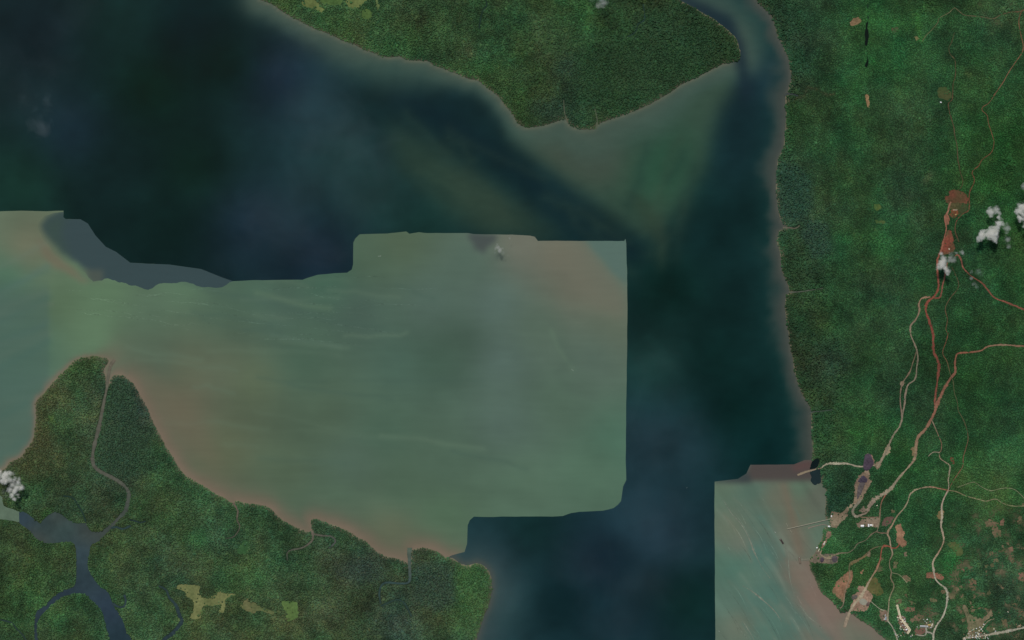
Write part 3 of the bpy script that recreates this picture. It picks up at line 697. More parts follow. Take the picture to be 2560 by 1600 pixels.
rcol = (1 + 0.05 * n2)[..., None] * idw([(60, 1300, (44, 60, 72)), (110, 1320, (46, 68, 68)), (160, 1330, (48, 68, 66)), (140, 1295, (66, 74, 68)), (95, 1345, (78, 78, 70)), (220, 1335, (66, 74, 70)), (250, 1320, (66, 74, 66)), (205, 1380, (44, 60, 68)),
            (210, 1440, (44, 60, 66)), (160, 1490, (42, 56, 66)), (270, 1520, (42, 56, 68)), (290, 1590, (38, 56, 64)), (300, 1290, (76, 80, 72))])
o = sheet('river', rp, 2.5, 5, fieldcol(rcol), MAT['creek'])
tag(o, 'forked slate blue river winding through the south western mangroves', 'river', 'structure')
cut_poly(rp)
mouth = crop(0, 3, [(-60, 120), (20, 150), (35, 240), (110, 270), (181, 299), (181, 401), (90, 382), (0, 370), (-60, 372)])
o = sheet('river_mouth', rough(mouth, 0.03, 5), 2.9, 5, flat((92, 110, 92)), MAT['creek'])
tag(o, 'pale turbid river mouth at the left edge below the cloud', 'water', 'structure')
cut_poly(mouth)
creeks = [
    (crop(0, 2, [(1085, 375), (1045, 430), (1030, 490), (1018, 560), (1010, 640), (990, 740), (970, 840), (950, 940), (925, 1060), (900, 1150), (880, 1240), (875, 1320), (890, 1380), (930, 1420), (1000, 1460), (1080, 1500)]) + crop(0, 3, [(1170, 50), (1215, 120), (1210, 200), (1185, 290), (1140, 345)]), 8.5, [(104, 98, 82), (92, 92, 78), (88, 88, 76), (84, 86, 74), (66, 76, 68)], 'long straight tidal channel splitting the western peninsula'),
    (crop(0, 3, [(1500, 1000), (1570, 1040), (1600, 1110), (1660, 1180), (1690, 1260), (1715, 1330), (1680, 1390), (1640, 1440), (1560, 1500), (1480, 1570)]), [3, 6, 8, 9, 10, 11], [(44, 62, 60), (44, 60, 66)], 'dark curved creek left of the yellow clearing'),
    (crop(0, 3, [(1060, 1165), (1130, 1200), (1175, 1190), (1188, 1140), (1175, 1085)]), 5, [(46, 62, 66)], 'short hooked creek off the river bend'),
    (crop(0, 3, [(0, 1320), (110, 1350), (160, 1410), (220, 1470), (260, 1540)]), 3.2, [(42, 60, 56)], 'thin dark creek in the bottom left corner'),
    (crop(0, 3, [(600, 150), (690, 170), (740, 240), (780, 310), (812, 395)]), 3.2, [(36, 58, 50)], 'thin dark creek running into the bay from the north'),
    (crop(0, 3, [(1050, 455), (1100, 445), (1160, 462), (1235, 432)]), 5, [(44, 64, 62)], 'dark stub creek east of the bay'),
    (crop(0, 3, [(1225, 375), (1280, 390), (1330, 402), (1375, 388)]), 3.4, [(38, 56, 54)], 'small wriggling creek east of the bay'),
    (crop(0, 3, [(2205, 215), (2245, 290), (2240, 370), (2265, 440), (2240, 500), (2200, 540), (2130, 552)]), [6, 4, 4, 3, 3, 3, 2], [(108, 96, 82), (84, 82, 68), (66, 74, 58)], 'thin muddy creek entering from the brown shore'),
    (crop(1, 3, [(530, 480), (535, 560), (490, 610), (420, 645), (340, 660), (295, 690), (298, 760)]), [8, 5, 4, 4, 3, 2], [(104, 96, 82), (86, 86, 74), (70, 76, 64)], 'muddy creek behind the notch in the southern shore'),
    (crop(1, 3, [(545, 510), (620, 525), (700, 530), (745, 560), (740, 600), (690, 640)]), [5, 4, 4, 3.5, 3], [(94, 90, 76), (70, 78, 74)], 'small looping branch creek by the shore notch'),
    (crop(1, 3, [(1452, 640), (1450, 780), (1455, 870), (1450, 950), (1420, 975), (1330, 975), (1230, 970), (1185, 1000), (1165, 1070), (1178, 1170)]), [10, 9, 9, 9, 6, 4, 5, 5, 5, 4], [(84, 100, 84), (76, 88, 80), (56, 78, 76), (50, 72, 68), (46, 66, 60)], 'grey green inlet with right angled bend in the southern mangrove'),
    (crop(1, 3, [(1180, 1190), (1250, 1160), (1330, 1130), (1400, 1160), (1440, 1230), (1470, 1290)]), 4, [(44, 66, 58)], 'faint arched creek inside the southern mangrove'),
    (crop(1, 0, [(2170, -10), (2180, 50), (2140, 110), (2120, 190), (2108, 270)]), 3.2, [(28, 52, 40)], 'dark narrow creek in the north of the island'),
    (crop(2, 0, [(488, 945), (495, 1050), (516, 1145)]), 2.2, [(84, 92, 72)], 'pale hairline creek at the south shore of the island'),
    (crop(2, 0, [(775, 1005), (795, 1080), (805, 1140), (793, 1220)]), [2, 2.6, 3, 4], [(80, 92, 70)], 'pale short creek near the southern tip of the island'),
    (crop(2, 0, [(1240, 40), (1252, 180), (1190, 230), (1168, 300), (1090, 350)]), 2.6, [(36, 62, 52)], 'faint dark creek across the middle of the island'),
    (A((150, 905), (185, 885), (230, 890), (285, 908)), 4.5, [(64, 70, 66), (46, 58, 56)], 'short grey creek mouth on the eastern shore below the tall mangrove'),
    (B((140, 640), (200, 640), (260, 645), (300, 620)), [7, 5, 3.5, 2.5], [(96, 92, 78), (84, 86, 68)], 'sandy creek mouth halfway down the eastern shore'),
    (B((200, 1250), (300, 1245), (400, 1230), (520, 1212)), 2.6, [(90, 94, 82), (66, 80, 62)], 'straight hairline creek crossing the eastern mangrove'),
    (C((380, 885), (420, 870), (520, 860), (610, 848)), 3, [(74, 82, 76), (58, 76, 62)], 'straight grey ditch crossing the eastern mangrove further south'),
]
for i, (pts, w, cs, lb) in enumerate(creeks):
    o = ribbon('creek', pts, w, 2.75 + 0.03 * i, cs, MAT['creek'], jitter=0.12)
    tag(o, lb, 'creek', 'structure')
    cut_line(catmull(pts, 4), (float(np.mean(w)) if hasattr(w, '__len__') else w) / 2 + 1.3)
ponds = [(A((940, 203), (946, 220), (937, 260), (946, 290), (952, 340), (943, 400), (931, 436), (914, 426), (919, 370), (914, 320), (924, 260), (926, 225)), (13, 22, 18), 'long black pond in the green valley near the top right'),  # real ponds; the last two entries are painted cloud shadow
    (A((938, 538), (946, 560), (946, 610), (931, 636), (914, 627), (923, 597), (935, 575)), (12, 24, 17), 'small black pond just below the long black one'),
    (A((942, 35), (948, 55), (946, 82), (940, 80)), (24, 44, 32), 'tiny dark pond slit at the top edge'),
    (A((940, 150), (952, 160), (951, 178), (943, 176)), (24, 40, 32), 'tiny dark pond just above the long black one'),
    (zoom(1980, 1130, 12.1, [(600, 300), (680, 230), (780, 200), (830, 260), (800, 380), (770, 450), (690, 500), (600, 515), (535, 522), (560, 420)]), (14, 26, 26), 'black painted cloud shadow north of the pale causeway'),  # this sheet and the next paint a cloud's shadow in dark colour
    (zoom(1980, 1130, 12.1, [(560, 575), (700, 545), (850, 522), (862, 700), (880, 850), (860, 940), (780, 960), (720, 1000), (650, 980), (560, 860), (590, 750), (540, 640)]), (30, 44, 46), 'dark painted cloud shadow south of the pale causeway')]
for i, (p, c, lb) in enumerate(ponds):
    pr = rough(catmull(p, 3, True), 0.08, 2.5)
    o = sheet('pond', pr, 2.8 + 0.02 * i, 4, flat(c), MAT['creek'])  # the two causeway sheets are painted cloud shadow, the rest water
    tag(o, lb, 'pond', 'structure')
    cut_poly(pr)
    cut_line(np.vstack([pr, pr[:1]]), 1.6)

# ------------------------------------------------------------------ clearings, fields, yards
GRASS, RED, TAN, BRN, ORG, GRY = [((104, 116, 68), (92, 104, 60)), ((106, 64, 50), (84, 66, 46)), ((132, 120, 98), (112, 98, 80)), ((118, 92, 76), (92, 84, 62)), ((144, 112, 86), (124, 92, 72)), ((92, 86, 84), (74, 68, 72))]
OLV = ((84, 84, 50), (66, 80, 46))
DRT = ((104, 92, 70), (78, 82, 56))
fields = [
    ('grass_clearing', crop(1, 0, [(435, 10), (470, -20), (570, 10), (610, 60), (650, 80), (610, 120), (560, 90), (500, 70), (435, 50)]), GRASS, 'leftmost yellow green clearing at the top of the island'),
    ('grass_clearing', crop(1, 0, [(620, -20), (810, -20), (800, 50), (750, 50), (680, 40), (620, 30)]), ((80, 104, 56), (66, 92, 50)), 'faint green clearing between two yellow ones at the top'),
    ('grass_clearing', crop(1, 0, [(850, -20), (1040, -20), (1020, 40), (930, 75), (880, 70)]), GRASS, 'yellow clearing with brown tip at the top edge of the island'),
    ('grass_clearing', crop(1, 0, [(1000, 100), (1080, 90), (1095, 150), (1060, 185), (1010, 170)]), ((74, 98, 52), (60, 88, 48)), 'dim green clearing below the yellow clearings on the island'),
    ('grass_clearing', crop(1, 0, [(1130, -10), (1150, -10), (1162, 95), (1140, 70)]), ((92, 108, 66), (80, 98, 58)), 'narrow pale strip clearing at the top of the island'),
    ('grass_clearing', crop(0, 3, [(1660, 1020), (1710, 985), (1800, 990), (1890, 1000), (1880, 1060), (1920, 1110), (1990, 1110), (2060, 1060), (2120, 1070), (2230, 1080), (2140, 1120), (2130, 1180), (2110, 1260), (2070, 1250), (2090, 1180), (2000, 1190), (1920, 1190), (1900, 1260), (1890, 1310), (1790, 1305), (1830, 1240), (1820, 1140), (1750, 1090), (1740, 1050)]), ((112, 116, 74), (98, 106, 66)), 'large branching straw coloured clearing in the south western delta'),
    ('grass_clearing', crop(0, 3, [(2270, 1190), (2350, 1110), (2340, 1150), (2419, 1160), (2419, 1250), (2360, 1250)]) , ((104, 104, 70), (88, 96, 60)), 'small tan clearing right of the branching one'),
    ('grass_clearing', crop(1, 3, [(-20, 1165), (60, 1200), (180, 1250), (160, 1275), (60, 1240), (-20, 1230)]), ((98, 104, 68), (78, 94, 56)), 'thin pale tongue of grass beside the tan clearing'),
    ('grass_clearing', crop(1, 3, [(240, 1150), (370, 1150), (400, 1220), (400, 1290), (300, 1335), (280, 1240)]), ((88, 112, 62), (76, 102, 56)), 'squarish light green clearing right of the branching one'),
    ('grass_clearing', crop(0, 3, [(2250, 620), (2340, 570), (2330, 690), (2250, 695)]), ((58, 90, 54), (52, 84, 50)), 'faint green clearing above the straw coloured one'),
    ('bare_field', A((770, 210), (850, 160), (885, 200), (830, 235), (780, 240)), ((128, 104, 78), (100, 88, 62)), 'tan bare patch left of the long black pond'),
    ('bare_field', A((918, 900), (948, 895), (962, 1025), (940, 1010)), ((140, 116, 84), (128, 104, 74)), 'thin tan sand streak below the black ponds'),
    ('bare_field', A((1165, 265), (1230, 260), (1220, 300), (1180, 312)), ((92, 80, 60), (60, 80, 50)), 'dull brown patch right of the long black pond'),
    ('bare_field', A((1380, 345), (1420, 350), (1400, 385)), ((110, 104, 70), (80, 96, 58)), 'small pale patch beside the bright green valley'),
    ('grass_clearing', A((1610, 830), (1690, 830), (1740, 920), (1700, 950), (1610, 910)), ((72, 78, 48), (62, 76, 44)), 'olive clearing beside the thin brown track'),
    ('grass_clearing', B((1000, 420), (1060, 410), (1072, 450), (1020, 482)), ((82, 98, 52), (60, 90, 48)), 'upper of two yellowish spots in the eastern scrub'),
    ('grass_clearing', B((1010, 565), (1090, 570), (1105, 602), (1020, 595)), ((90, 96, 58), (66, 90, 50)), 'lower of two yellowish spots in the eastern scrub'),
    ('mine_pit', B((1712, 292), (1795, 286), (1882, 335), (1878, 420), (1800, 405), (1740, 412), (1682, 398), (1670, 345), (1712, 335)), RED, 'large dark red earth pad at the top of the mine road'),
    ('mine_pit', B((1700, 402), (1862, 412), (1885, 470), (1810, 515), (1735, 470), (1712, 450)), ((78, 70, 46), (58, 70, 44)), 'dull brown regrowth between the two red pads'),
    ('mine_pit', B((1722, 480), (1790, 468), (1792, 520), (1752, 548), (1708, 512)), ((122, 74, 50), (96, 68, 46)), 'small orange red earth pad below the large one'),
    ('mine_pit', B((1700, 660), (1740, 700), (1757, 790), (1757, 862), (1640, 900), (1628, 850), (1660, 780)), ((116, 66, 52), (82, 72, 50)), 'triangular red earth pit just above the cloud'),
    ('mine_pit', B((1686, 512), (1716, 535), (1708, 612), (1680, 615), (1668, 560)), ((136, 98, 78), (124, 84, 66)), 'pale pink haul strip beside the red pads'),
    ('bare_field', C((1245, 595), (1270, 575), (1295, 590), (1285, 615), (1260, 628)), TAN, 'round tan clearing on the winding grey road'),
    ('bare_field', C((1138, 1165), (1162, 1210), (1145, 1262), (1100, 1285), (1085, 1275), (1108, 1220)), ((150, 138, 112), (128, 114, 90)), 'pale sand clearing on the grey road near the coal heap'),
    ('bare_field', C((1005, 1360), (1050, 1335), (1075, 1360), (1040, 1412), (1015, 1395)), TAN, 'ragged tan clearing just right of the coal heap'),
    ('bare_field', C((1345, 1215), (1385, 1190), (1400, 1260), (1370, 1310), (1365, 1250)), ((142, 112, 82), (116, 104, 76)), 'tan clearing at the bend of the main haul road'),
    ('bare_field', C((915, 1275), (945, 1255), (985, 1275), (1003, 1350), (1010, 1385), (985, 1330), (960, 1290)), ((132, 104, 88), (116, 100, 84)), 'pinkish rim around the purple coal heap'),
    ('bare_field', C((1730, 1290), (1752, 1300), (1762, 1360), (1735, 1380), (1725, 1330)), RED, 'small lone red patch in the eastern forest'),
    ('mine_yard', C((850, 1485), (930, 1415), (962, 1440), (965, 1520)) + D((985, 5), (950, 70), (915, 130), (885, 195), (850, 222), (806, 226), (820, 150), (818, 40)), ((128, 112, 92), (112, 94, 80)), 'long tan mine yard below the purple coal heap'),
    ('mine_yard', D((812, 212), (750, 250), (720, 290), (680, 312), (600, 298), (588, 400), (600, 442), (640, 455), (682, 410), (742, 350), (752, 300), (800, 250)), TAN, 'brown loading yard at the root of the long jetty'),
    ('mine_yard', D((830, 408), (860, 402), (890, 365), (950, 360), (1046, 358), (1046, 442), (960, 442), (840, 440)), ((128, 114, 96), (114, 98, 82)), 'tan camp yard with white roofed buildings'),
    ('mine_yard', D((858, 296), (905, 242), (922, 262), (920, 302), (880, 305)), ((120, 108, 92), (108, 94, 80)), 'small brown yard inside the haul road loop'),
    ('bare_field', D((1090, 372), (1125, 345), (1192, 350), (1170, 382), (1120, 442), (1074, 442)), ((98, 78, 68), (90, 74, 66)), 'dull mauve brown field right of the camp yard'),
    ('quarry', D((1205, 432), (1250, 413), (1270, 460), (1292, 500), (1282, 550), (1312, 580), (1300, 625), (1270, 642), (1240, 612), (1213, 590), (1215, 500), (1200, 450)), ((150, 118, 92), (132, 100, 78)), 'long pale orange quarry cut east of the camp yard'),
    ('bare_field', D((1285, 680), (1310, 678), (1326, 720), (1290, 726)), TAN, 'small pale plot below the orange quarry'),
    ('mine_yard', D((560, 490), (600, 488), (607, 520), (570, 552), (547, 602), (522, 640), (510, 668), (494, 660), (510, 610), (540, 560)), ((134, 106, 90), (118, 98, 82)), 'narrow brown strip yard along the shore between the jetties'),
    ('mine_yard', D((470, 640), (492, 660), (500, 700), (560, 696), (640, 702), (662, 740), (650, 782), (600, 792), (500, 788), (430, 782), (392, 766), (420, 730), (450, 680)), ((116, 102, 86), (98, 94, 80)), 'grey brown coal port yard beside the lower jetty'),
    ('quarry', D((740, 880), (790, 850), (802, 900), (782, 990), (742, 1042), (722, 1110), (704, 1155), (640, 1090), (604, 1060), (640, 970)), ((138, 102, 80), (112, 96, 72)), 'large kite shaped orange earth field near the southern shore'),
    ('bare_field', D((772, 780), (870, 735), (940, 698), (962, 690), (930, 722), (860, 762), (800, 802), (780, 818)), ((130, 106, 74), (108, 96, 66)), 'curved tan scar above the orange earth field'),
    ('bare_field', D((933, 700), (965, 668), (968, 722), (945, 728)), TAN, 'tiny tan plot at the end of the curved scar'),
    ('bare_field', D((868, 872), (907, 843), (890, 888)), ORG, 'tiny orange wedge between two large earth fields'),
    ('mine_yard', D((850, 1010), (900, 998), (932, 1030), (988, 1080), (982, 1122), (932, 1232), (880, 1242), (800, 1232), (778, 1200), (800, 1150), (832, 1130), (788, 1120), (810, 1080), (850, 1060)), ((152, 126, 106), (134, 110, 92)), 'large pale earth yard where the road meets the southern shore'),
    ('grass_clearing', D((930, 962), (1020, 918), (1062, 1000), (1092, 1070), (1040, 1092), (988, 1072), (932, 1030)), ((94, 90, 56), (78, 86, 48)), 'olive triangle field right of the pale earth yard'),
    ('bare_field', D((1050, 1240), (1130, 1228), (1137, 1335), (1080, 1332), (1048, 1285)), ((134, 112, 96), (112, 96, 80)), 'built up plot with a grey roof beside the shore road'),
    ('bare_field', D((1245, 1265), (1285, 1290), (1302, 1330), (1342, 1400), (1312, 1442), (1262, 1402), (1230, 1342), (1220, 1300)), ((124, 104, 86), (100, 84, 70)), 'brown hamlet plot along the straight pale street'),
    ('bare_field', D((1395, 1402), (1490, 1395), (1490, 1447), (1395, 1457)), ((118, 92, 76), (106, 82, 70)), 'brown sports field below the grey school roofs'),
    ('bare_field', D((1425, 1385), (1500, 1360), (1560, 1320), (1570, 1380), (1560, 1402), (1500, 1400), (1430, 1398)), ((118, 110, 92), (92, 94, 74)), 'pale school ground under the grey and orange roofs'),
    ('grass_clearing', D((1690, 600), (1780, 590), (1830, 640), (1840, 700), (1790, 720), (1750, 660)), ((84, 92, 56), (66, 90, 50)), 'olive meadow right of the long pale road'),
    ('bare_field', D((1590, 335), (1628, 290), (1656, 288), (1662, 330), (1632, 372), (1600, 362)), ((132, 112, 84), (110, 98, 66)), 'tan plot pierced by the long pale road'),
    ('bare_field', D((1495, 882), (1600, 874), (1658, 912), (1645, 948), (1585, 932), (1495, 926)), ((140, 100, 80), (122, 88, 70)), 'salmon coloured bare plot crossed by the long pale road'),
    ('village_ground', D((1830, 1180), (1870, 1182), (1912, 1270), (2000, 1302), (2062, 1280), (2112, 1218), (2112, 1292), (2060, 1332), (2012, 1402), (1985, 1472), (1895, 1492), (1888, 1380), (1868, 1290), (1840, 1220)), ((122, 110, 86), (98, 98, 72)), 'pale branching ground of the bottom right village'),
]
plots = [D((1290, 1082), (1312, 1063), (1352, 1140), (1398, 1168), (1350, 1182)), D((1210, 1132), (1270, 1130), (1250, 1172), (1215, 1172)), D((1280, 1202), (1330, 1198), (1392, 1212), (1372, 1262), (1300, 1252)),
    D((1530, 1122), (1600, 1118), (1592, 1152), (1540, 1147)), D((1340, 1312), (1400, 1268), (1475, 1285), (1412, 1332), (1340, 1342)), D((2050, 402), (2130, 370), (2180, 402), (2180, 460), (2200, 540), (2142, 542), (2120, 452), (2060, 442)),
    D((2190, 395), (2215, 365), (2232, 380), (2232, 425), (2200, 430)), D((2345, 342), (2390, 338), (2412, 390), (2372, 432), (2350, 402)), D((1180, 782), (1220, 773), (1217, 832), (1187, 842)), D((1270, 902), (1320, 893), (1352, 930), (1312, 972), (1280, 952)),
    D((1058, 728), (1097, 735), (1092, 752), (1060, 757)), D((1030, 822), (1065, 798), (1077, 860), (1018, 872)), D((1160, 272), (1197, 280), (1192, 312), (1165, 312)), D((2400, 215), (2419, 220), (2440, 245), (2400, 245))] \
    + [zoom(2320, 1350, 10.08, p) for p in ([(1020, 1000), (1120, 960), (1235, 1010), (1230, 1100), (1120, 1120), (1030, 1130)], [(1000, 1180), (1180, 1150), (1250, 1250), (1120, 1300)], [(670, 1190), (760, 1200), (785, 1270), (700, 1345)], [(500, 1320), (600, 1330), (695, 1400), (660, 1485), (540, 1470)],
    [(340, 1262), (420, 1235), (450, 1350), (350, 1352)], [(1480, 1350), (1560, 1238), (1592, 1330), (1540, 1412)], [(1330, 1320), (1440, 1310), (1450, 1360), (1340, 1350)], [(1740, 1108), (1850, 1140), (1952, 1232), (1860, 1232)], [(2285, 822), (2450, 770), (2450, 1040), (2350, 1030), (2285, 1000)],
    [(2050, 482), (2150, 448), (2192, 520), (2120, 592)], [(2090, 370), (2170, 380), (2160, 450), (2100, 430)], [(1820, 112), (1900, 120), (1942, 210), (1850, 192)], [(2020, 202), (2130, 168), (2152, 270), (2040, 292)], [(1960, 40), (2040, 110), (2050, 160), (1990, 110)], [(1560, 292), (1650, 280), (1632, 362), (1540, 372)],
    [(1420, 622), (1520, 630), (1500, 702), (1430, 702)], [(1430, 730), (1490, 760), (1480, 900), (1450, 880)], [(1100, 1350), (1200, 1340), (1210, 1440), (1120, 1480)], [(820, 1370), (890, 1350), (900, 1480), (830, 1500)], [(40, 1480), (150, 1455), (230, 1500), (160, 1560), (60, 1540)], [(2360, 180), (2440, 160), (2440, 240), (2380, 240)],
    [(1780, 240), (1900, 240), (1940, 290), (1800, 320)], [(600, 1120), (660, 1110), (660, 1180), (600, 1190)], [(780, 1160), (860, 1150), (870, 1200), (790, 1210)], [(840, 740), (940, 760), (900, 820)], [(1560, 620), (1660, 580), (1700, 680), (1600, 690)], [(1620, 470), (1760, 480), (1800, 560), (1660, 560)])] \
    + [zoom(2400, 1500, 15.12, p) for p in ([(380, 260), (490, 230), (600, 380), (500, 480), (400, 380)], [(650, 320), (960, 300), (1050, 340), (940, 400), (660, 380)], [(90, 620), (230, 640), (220, 820), (90, 850)], [(360, 40), (470, 80), (440, 190), (360, 180)], [(1000, 1060), (1300, 1000), (1400, 1060), (1200, 1220), (1050, 1180)],
    [(1560, 700), (1780, 720), (1800, 1000), (1600, 980)], [(1960, 120), (2180, 100), (2180, 190), (2000, 200)], [(2100, 940), (2300, 880), (2380, 1000), (2150, 1040)], [(1580, 1200), (1880, 1180), (1850, 1270), (1650, 1260)], [(-10, 380), (70, 360), (70, 480), (-10, 500)])]
for i, p in enumerate(plots):
    kind = (((118, 100, 80), (92, 90, 64)), ((112, 98, 76), (84, 88, 60)), ((122, 94, 78), (98, 90, 66)), DRT)[i % 4]
    fields.append(('bare_field', p, kind, 'small bare brown plot scattered in the south eastern scrub'))
NF = {}
for i, (nm, p, (c1, c2), lb) in enumerate(fields):
    small = lb.startswith('small bare')
    pr = rough(p, 0.17, 2.2) if small else rough(catmull(p, 5, True), 0.2, 2.2) if nm in ('mine_pit', 'mine_yard', 'quarry') else rough(catmull(p, 7, True), 0.14, 2.4)
    o = sheet(nm, pr, 2.35 + 0.012 * i, 3.2, blotc(c1, c2, i), MAT['grass' if nm.startswith('grass') else 'soil'])
    tag(o, lb, nm.replace('_', ' '), 'structure', 'bare plots in the south eastern scrub' if lb.startswith('small bare') else None)
    thin_poly(pr, 0.22 if small else (0.07 if nm in ('grass_clearing', 'bare_field', 'village_ground') else 0.035))
heaps = [(C((920, 1272), (958, 1262), (988, 1310), (998, 1360), (970, 1402), (930, 1426), (898, 1392), (908, 1330)), (72, 62, 72), 9, 'large purple black coal heap on the inland mine road'),
    (zoom(1980, 1130, 12.1, [(2000, 880), (2120, 720), (2180, 720), (2290, 850), (2270, 910), (2060, 930)]), (68, 62, 74), 7, 'smaller purple coal heap at the head of the mine yard'),
    (D((838, 160), (850, 60), (880, 20), (918, 30), (905, 70), (880, 130), (850, 180)), (88, 82, 80), 4, 'long low grey coal heap along the mine yard'),
    (D((602, 740), (620, 718), (650, 722), (660, 750), (640, 778), (612, 775)), (84, 78, 80), 8, 'round grey coal heap at the inland end of the port yard'),
    (D((494, 745), (515, 728), (530, 745), (520, 775), (500, 780)), (72, 62, 70), 7, 'dark coal heap in the middle of the port yard'),
    (zoom(2060, 1430, 15.12, [(1580, 1270), (1680, 1100), (1760, 1140), (1670, 1300)]), (92, 78, 72), 5, 'dark brown ore heap in the corner of the pale earth yard'),
    (zoom(2060, 1430, 15.12, [(1040, 900), (1280, 870), (1270, 960), (1100, 1050), (1030, 1000)]), (92, 86, 80), 3, 'grey ore heap on the left side of the pale earth yard')]
for i, (p, c, h, lb) in enumerate(heaps):
    pr = rough(catmull(p, 3, True), 0.15, 1.6)
    cut_poly(pr)
    o = sheet('coal_heap', pr, 3.6, 2.0, flat(c), MAT['soil'])
    me = o.data
    e = np.array([v.co[:] for v in me.vertices])
    bx, by = X(pr[:, 0]), Y(pr[:, 1])
    dd = np.min(np.hypot(e[:, None, 0] - bx, e[:, None, 1] - by), axis=1)
    e[:, 2] += np.minimum(dd * 0.5, h) * (0.75 + 0.5 * RNG.random(len(e)))
    e[dd < 0.6, 2] = 3.0
    me.vertices.foreach_set('co', e.astype(np.float32).ravel())
    tag(o, lb, 'coal heap')
o = sheet('pond', rough(catmull(zoom(2060, 1430, 15.12, [(1330, 1100), (1420, 1000), (1530, 1020), (1640, 1120), (1560, 1250), (1400, 1220)]), 3, True), 0.05, 2), 3.3, 4, flat((142, 140, 124)), MAT['creek'])
cut_poly(zoom(2060, 1430, 15.12, [(1290, 1100), (1420, 960), (1560, 980), (1690, 1120), (1580, 1300), (1380, 1260)]))
tag(o, 'milky grey settling pond in the middle of the pale earth yard', 'pond', 'structure')

